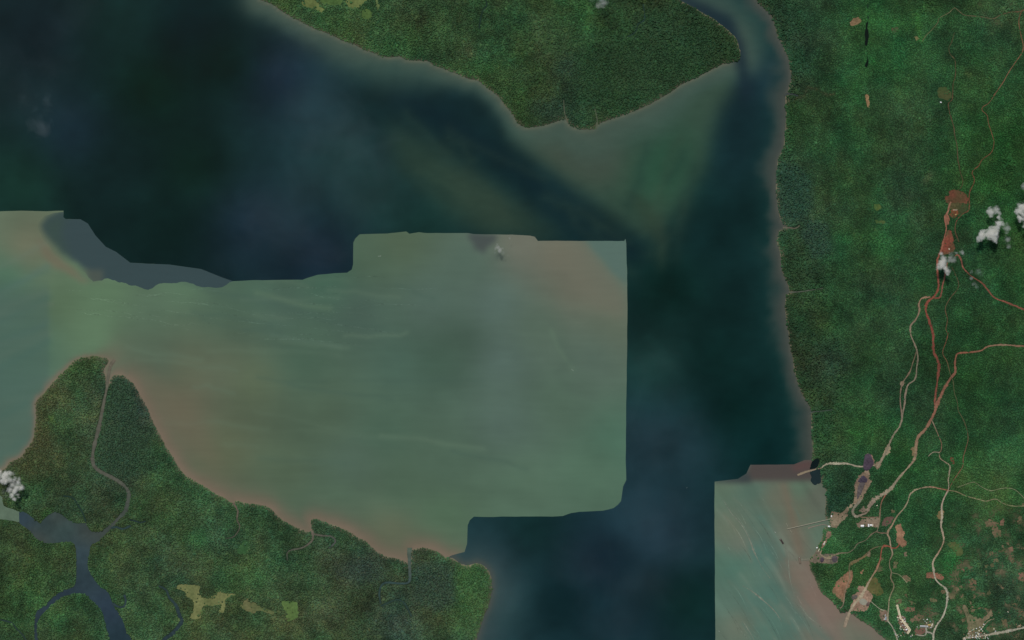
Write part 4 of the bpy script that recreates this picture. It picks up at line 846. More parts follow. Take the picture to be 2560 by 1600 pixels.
# ------------------------------------------------------------------ roads
r_, t_, p_, b_, g_ = (122, 66, 50), (134, 118, 94), (152, 146, 124), (92, 70, 48), (86, 92, 62)
roads = [
    (A((2392, 110), (2372, 180), (2375, 260), (2395, 350), (2412, 430), (2405, 490), (2380, 530), (2330, 600), (2270, 690), (2220, 780), (2150, 880), (2090, 970), (2030, 1010), (2025, 1045), (2070, 1090), (2085, 1170), (2120, 1280), (2135, 1350), (2110, 1440), (2025, 1508))
       + B((1990, 55), (1940, 95), (1930, 130), (1950, 180), (1940, 230), (1910, 290), (1900, 350), (1902, 430), (1890, 480), (1840, 510), (1790, 560), (1770, 620), (1770, 680), (1790, 740), (1805, 775)), 2.0, [(104, 74, 52), (112, 82, 60), (98, 72, 48), (104, 66, 46), (86, 66, 46)], 'long winding brown track from the top right corner to the mine'),
    ([(2620, 20)] + A((2419, 95), (2390, 110), (2290, 115), (2200, 140), (2130, 175), (2020, 160), (1920, 150), (1850, 140), (1800, 100), (1760, 75), (1710, 120), (1620, 170), (1600, 220), (1540, 290), (1490, 340), (1455, 395)), 1.9, [(116, 70, 52), (84, 78, 54), (96, 94, 66), (84, 92, 58)], 'thin pale track crossing the top right scrub'),
    (A((1762, 305), (1735, 400), (1710, 450), (1720, 510), (1765, 565), (1770, 640), (1770, 720), (1750, 790), (1745, 880), (1740, 940), (1705, 980), (1715, 1060), (1735, 1130), (1755, 1200), (1765, 1280), (1785, 1370), (1795, 1512)) + B((1805, 50), (1815, 110), (1840, 190), (1830, 250), (1782, 296)), 1.9, [(64, 72, 46), (88, 66, 46), (78, 70, 48), (82, 68, 46)], 'thin brown footpath running down to the top red pad'),
    (B((1728, 395), (1710, 440), (1695, 500), (1670, 540), (1680, 610), (1685, 650), (1670, 720), (1655, 780), (1640, 840), (1615, 900), (1600, 960), (1603, 1080), (1612, 1180), (1600, 1240), (1570, 1290), (1510, 1340), (1490, 1400), (1500, 1460), (1520, 1512)) + C((1540, 60), (1560, 140), (1560, 220), (1565, 300), (1595, 360), (1615, 430), (1605, 530), (1595, 620), (1580, 720), (1575, 800)), [3.5, 3.5, 4.5, 5, 6.5, 6, 6, 5], [(130, 92, 72), (128, 78, 60), (122, 68, 52), (118, 64, 50), (112, 64, 50), (112, 66, 52)], 'main red haul road running south from the mine under the cloud'),
    (B((1700, 960), (1690, 990), (1680, 1040), (1665, 1130), (1650, 1180), (1640, 1250), (1620, 1300), (1570, 1303)), 3.6, [(124, 84, 66), (112, 66, 52)], 'short red loop road beside the haul road below the cloud'),
    (B((1535, 1292), (1450, 1310), (1425, 1370), (1430, 1430), (1400, 1500)) + C((1350, 50), (1345, 110), (1360, 170), (1390, 240), (1410, 300), (1416, 370), (1405, 450), (1400, 520), (1380, 570), (1330, 605), (1310, 650), (1295, 720), (1290, 800), (1275, 870), (1265, 940), (1240, 1010), (1190, 1080), (1150, 1160), (1130, 1210), (1110, 1260), (1080, 1310), (1050, 1360), (1032, 1392)), [4, 4, 4, 4.5, 3, 3.2, 4.5, 6, 3, 4.5, 5], [(126, 96, 74), (118, 104, 84), (104, 100, 80), (124, 110, 92), (116, 108, 88), (136, 122, 100)], 'winding grey tan road west of the red haul road'),
    (C((1402, 300), (1370, 400), (1340, 490), (1300, 550), (1270, 600), (1252, 680), (1250, 780), (1260, 860), (1266, 940)), [2.5, 2.5, 4, 3, 3, 4], [(96, 84, 64), (116, 96, 78), (118, 104, 88)], 'narrow strand road parallel to the winding grey tan road'),
    ([(2700, 858)] + C((2419, 245), (2310, 240), (2200, 235), (2080, 250), (2010, 290), (1900, 305), (1800, 315), (1775, 350), (1765, 420), (1770, 490), (1730, 545), (1680, 620), (1640, 700), (1600, 790), (1570, 880), (1530, 960), (1480, 1040), (1420, 1100), (1400, 1180), (1395, 1280), (1360, 1350), (1300, 1420), (1230, 1500)) + D((1170, 70), (1120, 110), (1060, 150), (1000, 190), (960, 240), (938, 292)), [4, 4.5, 4, 4.5, 6, 6, 6, 7, 6, 8, 10], [(134, 84, 54), (128, 80, 60), (118, 98, 76), (122, 78, 58), (118, 80, 62), (124, 84, 66), (130, 108, 84), (132, 122, 100), (130, 116, 98)], 'broad tan road from the right edge to the mine yard'),
    ([(2700, 860)] and B((1768, 905), (1800, 900), (1830, 960), (1840, 1010), (1880, 1060), (1940, 1110), (2020, 1160), (2070, 1220), (2140, 1300), (2240, 1340), (2340, 1380), (2419, 1412)) + [(2640, 800)], [4, 3.6, 3.6, 4.5, 3.6, 3.6, 5], [(118, 76, 60), (112, 70, 52), (118, 72, 56), (116, 72, 56), (122, 68, 52)], 'red road running from the mine to the right edge'),
    (B((1735, 1010), (1770, 1080), (1800, 1160), (1790, 1220), (1740, 1280), (1700, 1340), (1675, 1410), (1695, 1512)) + C((1680, 90), (1700, 130), (1680, 210), (1650, 310), (1690, 390), (1710, 460), (1730, 540), (1750, 580), (1760, 680), (1790, 780), (1800, 860), (1840, 930), (1880, 1040), (1890, 1130), (1870, 1210), (1845, 1300), (1840, 1380), (1790, 1460)) + D((1755, 0), (1722, 60), (1702, 98)), 2.0, [(86, 78, 54), (84, 74, 50), (108, 66, 48), (72, 78, 50), (78, 78, 52), (100, 76, 54), (104, 80, 56)], 'long thin brown track parallel to the haul road'),
    (C((1548, 945), (1580, 1020), (1610, 1090), (1640, 1170), (1632, 1240), (1618, 1252), (1630, 1310), (1700, 1360), (1720, 1390), (1703, 1512)) + D((1708, 40), (1702, 98)), 2.5, [(122, 112, 90), (104, 78, 58), (128, 116, 94), (132, 126, 104)], 'thin pale track from the haul road to the red junction'),
    (C((1618, 1252), (1560, 1250), (1515, 1288)), 2.0, [(122, 116, 94)], 'short pale spur track off the thin pale track'),
    (D((1702, 98), (1620, 80), (1540, 65), (1450, 75), (1380, 100), (1340, 140), (1325, 190), (1290, 260), (1220, 340), (1170, 430), (1130, 500), (1150, 560), (1160, 630), (1176, 700), (1150, 760), (1150, 820), (1165, 870), (1160, 930), (1190, 1000), (1165, 1070), (1145, 1130), (1140, 1200), (1130, 1290), (1130, 1335)), [3.5, 3, 3, 3.4, 3.6, 3.2, 2.6, 2.4, 2.6, 4], [(124, 66, 50), (134, 122, 96), (136, 126, 100), (134, 112, 88), (132, 120, 96), (112, 100, 76), (122, 114, 86), (136, 130, 106)], 'curving tan road from the red junction down to the shore plots'),
    (D((1702, 98), (1660, 180), (1640, 260), (1645, 350), (1635, 430), (1655, 520), (1660, 580), (1620, 670), (1560, 770), (1565, 850), (1590, 950), (1680, 1030), (1695, 1110), (1680, 1210), (1650, 1290), (1590, 1380), (1565, 1450), (1560, 1530), (1550, 1700)), 4.2, [(150, 132, 112), (154, 144, 122), (142, 118, 92), (154, 148, 126), (150, 146, 126), (156, 148, 128), (144, 150, 130)], 'long pale gravel road from the red junction to the bottom edge'),
    (D((1702, 98), (1780, 110), (1870, 150), (2000, 185), (2060, 200), (2150, 180), (2220, 220), (2310, 245), (2419, 245)) + [(2640, 1262)], 2.1, [(122, 116, 82), (112, 112, 80), (112, 110, 78)], 'thin pale track running east from the red junction'),
    (D((1790, 70), (1870, 40), (1950, 20), (2010, 60), (2100, 100), (2180, 85), (2250, 75), (2330, 90), (2400, 150), (2440, 200)), 1.7, [(106, 112, 80), (112, 118, 86)], 'faint upper track east of the red junction'),
    (D((1130, 500), (1070, 502), (1020, 490), (970, 520), (920, 570), (850, 600), (810, 650), (760, 685), (690, 690), (620, 710), (560, 740)), [3, 2.6, 2.4, 2.4, 2.6, 3.2, 4], [(112, 90, 74), (96, 94, 72), (96, 96, 74), (126, 112, 88)], 'grey track from the camp to the coal port'),
    (D((1028, 488), (1046, 430), (1056, 350), (1060, 280), (1075, 200), (1112, 140)), [2.5, 3, 3.6, 4], [(108, 104, 82), (112, 96, 74), (124, 74, 60)], 'short red and tan road above the camp yard'),
    (D((1160, 630), (1090, 625), (1070, 680), (1060, 750), (1035, 820), (1010, 870), (960, 950), (920, 1030), (870, 1110), (810, 1180), (770, 1250), (745, 1320), (722, 1392)), [4, 4, 4, 4.5, 5, 5, 6, 6], [(130, 72, 54), (126, 74, 56), (140, 118, 92), (152, 140, 114), (146, 132, 108), (134, 118, 100)], 'red then tan road ending as an earth spit in the sea'),
    (D((1163, 643), (1210, 642), (1245, 605)), 3, [(124, 70, 54)], 'short red link road to the orange quarry'),
    (D((1090, 625), (1030, 632), (970, 660), (900, 722), (840, 762), (780, 782), (766, 850), (790, 855)), 2.2, [(92, 92, 66), (112, 96, 70), (92, 94, 66)], 'thin tan track past the curved scar'),
    (D((975, 1150), (1010, 1180), (1060, 1220), (1098, 1232)), 2.6, [(140, 142, 116)], 'short pale lane right of the pale earth yard'),
    (D((1130, 1330), (1170, 1380), (1200, 1440), (1222, 1512), (1240, 1620)), 3.2, [(146, 144, 122), (140, 134, 116)], 'pale lane from the shore plots to the bottom edge'),
    (D((1312, 972), (1270, 922), (1230, 890), (1168, 876)), 2, [(118, 122, 90)], 'thin pale lane to the round brown plot'),
    (D((1840, 1500), (2000, 1475), (2150, 1450), (2300, 1420), (2419, 1395)) + [(2640, 1550)], 5.2, [(142, 132, 110), (146, 142, 122), (144, 144, 124)], 'wide pale road through the bottom right village'),
    (D((2140, 1310), (2080, 1332), (2030, 1390), (1990, 1432)), 2.2, [(126, 120, 94)], 'short curved lane into the village'),
    (D((1390, 1458), (1440, 1468), (1490, 1462), (1496, 1400), (1500, 1372)), 3, [(136, 134, 116), (138, 136, 120)], 'lane bending round the brown sports field'),
    (D((1494, 1432), (1530, 1442), (1562, 1456)), 4, [(140, 138, 122)], 'short lane joining the school to the long pale road'),
    (zoom(1980, 1130, 12.1, [(900, 470), (980, 400), (1100, 350), (1300, 342), (1560, 345), (1760, 370), (1950, 430), (2170, 440)]), [4, 5, 5, 4.5, 4, 3.4], [(142, 136, 114), (144, 138, 116), (138, 128, 106)], 'pale road from the coal heap to the causeway'),
    (D((880, 180), (850, 222), (812, 262), (802, 310), (830, 345), (870, 332), (930, 308), (962, 250), (1010, 190)), [6, 5.5, 6, 7, 7, 5, 5, 7, 6], [(122, 116, 98), (118, 112, 94), (120, 104, 88), (126, 112, 96)], 'hairpin haul road loop above the camp yard'),
    (C((905, 1390), (960, 1365), (1010, 1380)), 3, [(128, 116, 96)], 'short pale link along the coal heap'),
    (D((870, 345), (900, 352), (1046, 352)), 2.2, [(118, 98, 78)], 'brown lane along the top of the camp yard'),
    (D((508, 660), (494, 700), (520, 720), (560, 742), (600, 738)), 2.6, [(134, 122, 96)], 'curved pale lane across the port yard'),
    (D((766, 850), (772, 900), (760, 960), (730, 1050), (716, 1150), (705, 1190), (680, 1215)), 2.4, [(112, 104, 76), (122, 106, 82), (134, 112, 92), (122, 110, 92)], 'lane down the kite shaped earth field to the shore'),
]
for i, (pts, w, cs, lb) in enumerate(roads):
    cs = [tuple(min(v * 1.07, 240) for v in c) for c in cs]
    o = ribbon('dirt_road', pts, w, 3.1 + 0.05 * i, cs, MAT['road'], jitter=0.17, step=2.5)
    tag(o, lb, 'road', 'structure')
    cut_line(catmull(pts, 4), (float(np.mean(w)) if hasattr(w, '__len__') else w) / 2 + 0.7)
street = D((1218, 1178), (1250, 1300), (1341, 1415), (1316, 1452), (1310, 1520))
o = ribbon('concrete_street', rough(street[:4], 0, 2.5, False), 5.2, 5.2, [(196, 182, 150), (206, 190, 158), (200, 188, 152)], MAT['road'], jitter=0.02, sm=False)
tag(o, 'straight cream concrete street with one bend in the hamlet', 'street', 'structure')
for s in (-1, 1):
    e = np.array(rough(street[:4], 0, 2.5, False))
    d = np.gradient(e, axis=0); d /= np.hypot(d[:, 0], d[:, 1])[:, None]
    k = ribbon('kerb', e + np.stack([-d[:, 1], d[:, 0]], 1) * s * 2.3, 0.8, 5.6, [(226, 214, 180)], MAT['road'], jitter=0.0, sm=False)
    k.parent = o
cut_line(street, 3.4)

# ------------------------------------------------------------------ forests
def crown_mesh(name, seed, lobes, flat_k):
    rg = random.Random(seed)
    bm = bmesh.new()
    for i in range(lobes):
        a = rg.uniform(0, 2 * math.pi)
        r = 0 if i == 0 else rg.uniform(0.35, 0.72)
        s = rg.uniform(0.42, 0.62) if i else 0.7
        c = Vector((r * math.cos(a), r * math.sin(a), (0.75 - 0.35 * r) * flat_k + rg.uniform(-0.08, 0.08)))
        res = bmesh.ops.create_icosphere(bm, subdivisions=2, radius=1.0)
        for v in res['verts']:
            k = 1 + rg.uniform(-0.22, 0.22)
            v.co = Vector((v.co.x * s * k, v.co.y * s * k, v.co.z * s * flat_k * 0.8 * k)) + c
    n = len(bm.faces)
    bmesh.ops.create_cone(bm, cap_ends=False, segments=6, radius1=0.09, radius2=0.05, depth=0.8 * flat_k, matrix=Matrix.Translation((0, 0, 0.3 * flat_k)))
    bm.faces.ensure_lookup_table()
    for f in bm.faces[n:]:
        f.material_index = 1
    me = bpy.data.meshes.new(name)
    bm.to_mesh(me)
    bm.free()
    return me
leaf, nt, N, L, bs = nodes('leaf_canopy')
at = N.new('ShaderNodeAttribute')
at.attribute_type = 'INSTANCER'
at.attribute_name = 'col'
tc = N.new('ShaderNodeNewGeometry')
mx = N.new('ShaderNodeVectorMath')
mx.operation = 'SCALE'
L.new(at.outputs['Color'], mx.inputs[0])
L.new(noise_scaled(nt, 0.12, 3, 0.82, 1.18, tc.outputs['Position']), mx.inputs['Scale'])
L.new(mx.outputs[0], bs.inputs['Base Color'])
bs.inputs['Roughness'].default_value = 0.8
bs.inputs['Specular IOR Level'].default_value = 0.15
bark = mat_plain('bark', (84, 72, 58), 0.9, 0.3, 0.5)
protos = []
for i in range(5):
    me = crown_mesh('tree_crown', 40 + i, 5 + i % 3, 0.9 + 0.15 * (i % 3))
    me.materials.append(leaf)
    me.materials.append(bark)
    protos.append(bpy.data.objects.new('tree_crown', me))

ng = bpy.data.node_groups.new('forest_scatter', 'GeometryNodeTree')
ng.interface.new_socket('Geometry', in_out='INPUT', socket_type='NodeSocketGeometry')
ng.interface.new_socket('Geometry', in_out='OUTPUT', socket_type='NodeSocketGeometry')
gi, go = ng.nodes.new('NodeGroupInput'), ng.nodes.new('NodeGroupOutput')
iop = ng.nodes.new('GeometryNodeInstanceOnPoints')
join = ng.nodes.new('GeometryNodeJoinGeometry')
for p in protos:
    oi = ng.nodes.new('GeometryNodeObjectInfo')
    oi.inputs['Object'].default_value = p
    oi.inputs['As Instance'].default_value = True
    ng.links.new(oi.outputs['Geometry'], join.inputs[0])
def named(n, t):
    a = ng.nodes.new('GeometryNodeInputNamedAttribute')
    a.data_type = t
    a.inputs['Name'].default_value = n
    return a.outputs['Attribute']
ng.links.new(gi.outputs[0], iop.inputs['Points'])
ng.links.new(join.outputs[0], iop.inputs['Instance'])
iop.inputs['Pick Instance'].default_value = True
ng.links.new(named('kind_index', 'INT'), iop.inputs['Instance Index'])
ng.links.new(named('rot', 'FLOAT_VECTOR'), iop.inputs['Rotation'])
ng.links.new(named('size', 'FLOAT_VECTOR'), iop.inputs['Scale'])
ng.links.new(iop.outputs[0], go.inputs[0])

# how tall and coarse the canopy is: 1 tall mangrove, 0 low even scrub
tall = gfill(LANDS['north']) * 0.72 + gfill(LANDS['west']) * 0.66
belt = [(1880, -300), (2000, -300)] + A((330, 0), (380, 400), (350, 600), (330, 750), (290, 880), (250, 1100), (240, 1500)) + B((270, 0), (400, 150), (430, 380), (560, 600), (620, 900), (620, 1100), (560, 1300), (500, 1500)) \
    + C((640, 30), (730, 400), (740, 800), (740, 1200), (600, 1400)) + D((560, 20), (800, 20), (810, 200), (590, 280), (540, 290)) + [(1900, 1270), (1850, 300)]
tall = np.maximum(tall, gfill(belt) * 1.0)
tall = np.maximum(tall, gfill(D((380, 780), (700, 790), (720, 860), (560, 1000), (700, 1180), (900, 1300), (1000, 1400), (640, 1260))) * 0.7)
tall = np.maximum(tall, gfill([(1560, -20), (1700, -20), (1880, 160), (1700, 230), (1560, 120)]) * 0.95)
tall = np.maximum(tall, gfill(D((1800, 300), (2500, 250), (2500, 1600), (1600, 1600), (1500, 1300))) * 0.55)
rid = np.clip(fbm(40, 131, 3) - 0.9, 0, 1) * (gx > 2180) * (gy < 900)
tall = np.maximum(blur(tall, 10), np.clip(rid, 0, 0.8))
tall = np.clip(tall, 0.30, 1) * np.clip(1 + 0.16 * fbm(36, 141, 3), 0.5, 1.4)
gapn = fbm(16, 151, 3)
openn = fbm(110, 171, 3)

def plant(name, label, lo, hi, region, pick):
    """scatter crowns over one tract; region is a predicate on photo coordinates"""
    sp = 3.5
    xs, ys = np.meshgrid(np.arange(-FM + 3, 2560 + FM - 4, sp), np.arange(-FM + 3, 1600 + FM - 4, sp * 0.9))
    xs[1::2] += sp / 2
    x = xs.ravel() + RNG.uniform(-0.48, 0.48, xs.size) * sp
    y = ys.ravel() + RNG.uniform(-0.48, 0.48, xs.size) * sp
    x = np.clip(x, -FM + 1, 2560 + FM - 2)
    y = np.clip(y, -FM + 1, 1600 + FM - 2)
    k = free[(y + FM).round().astype(int), (x + FM).round().astype(int)] & region(x, y)
    x, y = x[k], y[k]
    d = sample(DSH, x, y)
    t = sample(tall, x, y)
    k = (d > 1.5 + 0.7 * RNG.normal(size=len(d))) & pick(t)
    g = sample(gapn, x, y)
    drop = 0.75 * sample(patch, x, y) + 0.03 + 0.22 * np.clip(g - 0.6, 0, 1.5)
    k &= RNG.random(len(x)) > drop
    k &= RNG.random(len(x)) < thin[(y + FM).round().astype(int), (x + FM).round().astype(int)]
    x, y, t = x[k], y[k], t[k]
    n = len(x)
    emer = RNG.random(n) < 0.025
    rad = (7.8 + 5.5 * t) * np.exp(RNG.normal(size=n) * 0.22) * np.where(emer, 1.35, 1.0)
    hgt = (3.2 + 7.6 * t) * np.exp(RNG.normal(size=n) * (0.08 + 0.17 * t)) * np.where(emer, 1.45, 1.0)
    c = sample(veg, x, y)
    tone = np.exp(RNG.normal(size=n) * (0.02 + 0.06 * t))
    cl = lin(np.clip(c, 0, 255)) / K_WOOD * tone[:, None]
    cl[:, 0] *= np.exp(RNG.normal(size=n) * 0.10)
    cl[:, 2] *= np.exp(RNG.normal(size=n) * 0.08)
    pale = RNG.random(n) < 0.012
    cl[pale] *= 1.5
    me = bpy.data.meshes.new(name)
    v = np.stack([X(x), Y(y), np.full(n, 1.8)], 1).astype(np.float32)
    me.vertices.add(n)
    me.vertices.foreach_set('co', v.ravel())
    a = me.attributes.new('col', 'FLOAT_COLOR', 'POINT')
    a.data.foreach_set('color', np.concatenate([cl, np.ones((n, 1))], 1).astype(np.float32).ravel())
    a = me.attributes.new('size', 'FLOAT_VECTOR', 'POINT')
    a.data.foreach_set('vector', np.stack([rad, rad * RNG.uniform(0.85, 1.15, n), hgt], 1).astype(np.float32).ravel())
    a = me.attributes.new('rot', 'FLOAT_VECTOR', 'POINT')
    a.data.foreach_set('vector', np.stack([np.zeros(n), np.zeros(n), RNG.uniform(0, 6.283, n)], 1).astype(np.float32).ravel())
    a = me.attributes.new('kind_index', 'INT', 'POINT')
    a.data.foreach_set('value', RNG.integers(0, 5, n).astype(np.int32))
    o = bpy.data.objects.new(name, me)
    col.objects.link(o)
    me.materials.append(leaf)
    md = o.modifiers.new('scatter', 'NODES')
    md.node_group = ng
    tag(o, label, 'forest', 'stuff')
    return n
isl = lambda k: (lambda x, y: sample(gfill(LANDS[k]), x, y) > 0.01)
NT = 0
NT += plant('island_forest', 'dense green forest covering the northern island', 0, 0, isl('north'), lambda t: t > -1)
NT += plant('mangrove_forest', 'dark green mangrove forest covering the south western delta', 0, 0, isl('west'), lambda t: t > -1)
NT += plant('shore_mangrove', 'tall dark mangrove belt along the eastern shore', 0, 0, isl('east'), lambda t: t > 0.62)
NT += plant('scrub_forest', 'even bright green scrub forest of the eastern mainland', 0, 0, isl('east'), lambda t: t <= 0.62)
print('TREES', NT)

# ------------------------------------------------------------------ small builder
class MB:
    def __init__(self):
        self.v, self.f = [], []
    def box(self, x0, x1, y0, y1, z0, z1, taper=0.0):
        b = len(self.v)
        self.v += [(x0, y0, z0), (x1, y0, z0), (x1, y1, z0), (x0, y1, z0), (x0 + taper, y0 + taper, z1), (x1 - taper, y0 + taper, z1), (x1 - taper, y1 - taper, z1), (x0 + taper, y1 - taper, z1)]
        self.f += [tuple(b + i for i in q) for q in ((3, 2, 1, 0), (4, 5, 6, 7), (0, 1, 5, 4), (1, 2, 6, 5), (2, 3, 7, 6), (3, 0, 4, 7))]
        return self
    def prism(self, outline, z0, z1, inset=0.0):
        b, n = len(self.v), len(outline)
        cx, cy = sum(p[0] for p in outline) / n, sum(p[1] for p in outline) / n
        self.v += [(cx + (x - cx) * (1 - inset), cy + (y - cy) * (1 - inset), z0) for x, y in outline] + [(x, y, z1) for x, y in outline]
        self.f += [tuple(b + i for i in reversed(range(n))), tuple(b + n + i for i in range(n))]
        self.f += [(b + i, b + (i + 1) % n, b + n + (i + 1) % n, b + n + i) for i in range(n)]
        return self
    def gable(self, x0, x1, y0, y1, z0, z1, th=0.25):
        ym = (y0 + y1) / 2
        b = len(self.v)
        for dz in (0, th):
            self.v += [(x0, y0, z0 + dz), (x1, y0, z0 + dz), (x1, ym, z1 + dz), (x0, ym, z1 + dz), (x0, y1, z0 + dz), (x1, y1, z0 + dz)]
        t = 6
        self.f += [tuple(b + i for i in q) for q in ((t, t + 1, t + 2, t + 3), (t + 3, t + 2, t + 5, t + 4), (3, 2, 1, 0), (4, 5, 2, 3), (0, 1, t + 1, t), (5, 4, t + 4, t + 5),
            (0, t, t + 3, 3), (3, t + 3, t + 4, 4), (2, t + 2, t + 1, 1), (5, t + 5, t + 2, 2))]
        return self
    def wallgable(self, x, y0, y1, z0, z1, s):
        b = len(self.v)
        self.v += [(x, y0, z0), (x, y1, z0), (x, (y0 + y1) / 2, z1)]
        self.f.append((b, b + 1, b + 2) if s > 0 else (b + 2, b + 1, b))
        return self
    def build(self, name, mat, parent=None):
        me = bpy.data.meshes.new(name)
        me.from_pydata(self.v, [], self.f)
        me.update()
        me.materials.append(mat)
        return new_obj(name, me, None, parent)
def empty(name, px, py, z, rot=0.0):
    o = bpy.data.objects.new(name, None)
    col.objects.link(o)
    o.location = (X(px), Y(py), z)
    o.rotation_euler = (0, 0, rot)
    return o

PM = dict(white=mat_plain('white_sheet_roof', (236, 234, 226), 0.5, 0.06), cream=mat_plain('cream_roof', (214, 204, 180), 0.6, 0.1), tin=mat_plain('grey_tin_roof', (168, 172, 172), 0.45, 0.12),
    slate=mat_plain('blue_grey_roof', (146, 156, 162), 0.5, 0.12), rust=mat_plain('rusty_roof', (138, 96, 76), 0.8, 0.2), brown=mat_plain('brown_roof', (112, 88, 74), 0.8, 0.2), ochre=mat_plain('ochre_roof', (176, 150, 96), 0.7, 0.15),
    wall=mat_plain('plaster_wall', (172, 164, 148), 0.9, 0.1), timber=mat_plain('dark_timber', (74, 62, 52), 0.9, 0.2), pane=mat_plain('window_pane', (60, 72, 78), 0.15, 0.05),
    hull=mat_plain('barge_hull', (66, 56, 50), 0.7, 0.2), deck=mat_plain('barge_deck', (112, 102, 88), 0.8, 0.2), coal=mat_plain('coal_cargo', (58, 52, 52), 0.9, 0.35, 0.2), steel=mat_plain('jetty_steel', (156, 154, 136), 0.6, 0.12),
    plank=mat_plain('jetty_plank', (146, 142, 124), 0.85, 0.15), rock=mat_plain('rubble', (128, 120, 106), 0.95, 0.3, 0.2), boat=mat_plain('boat_hull_white', (190, 192, 184), 0.4, 0.05), foam=mat_plain('wake_foam', (116, 134, 116), 0.7, 0.25, 0.1),
    earth=mat_plain('packed_earth', (138, 124, 102), 0.95, 0.22, 0.12))

# ------------------------------------------------------------------ houses
def house(name, px, py, w, d, h, rot, roof, label, cat='house', group=None, z=3.4):
    r = empty(name, px, py, z, rot)
    x, y = w / 2, d / 2
    ov = 0.6
    MB().box(-x, x, -y, y, 0, h).wallgable(x, -y, y, h, h + d * 0.22, 1).wallgable(-x, -y, y, h, h + d * 0.22, -1).build('wall', PM['wall'], r)
    MB().gable(-x - ov, x + ov, -y - ov, y + ov, h - ov * 0.44, h + d * 0.22 + 0.15).build('roof', PM[roof], r)
    MB().box(-0.6, 0.6, -y - 0.08, -y - 0.003, 0.0, 2.1).build('door', PM['timber'], r)
    for k in (-0.55, 0.55):
        wd = MB().box(k * x - 0.7, k * x + 0.7, -y - 0.06, -y - 0.003, 1.0, 2.2).build('window', PM['timber'], r)
        MB().box(k * x - 0.6, k * x + 0.6, -y - 0.08, -y - 0.062, 1.1, 2.1).build('pane', PM['pane'], wd)
    tag(r, label, cat, None, group)
    free_x, free_y = px, py
    return r
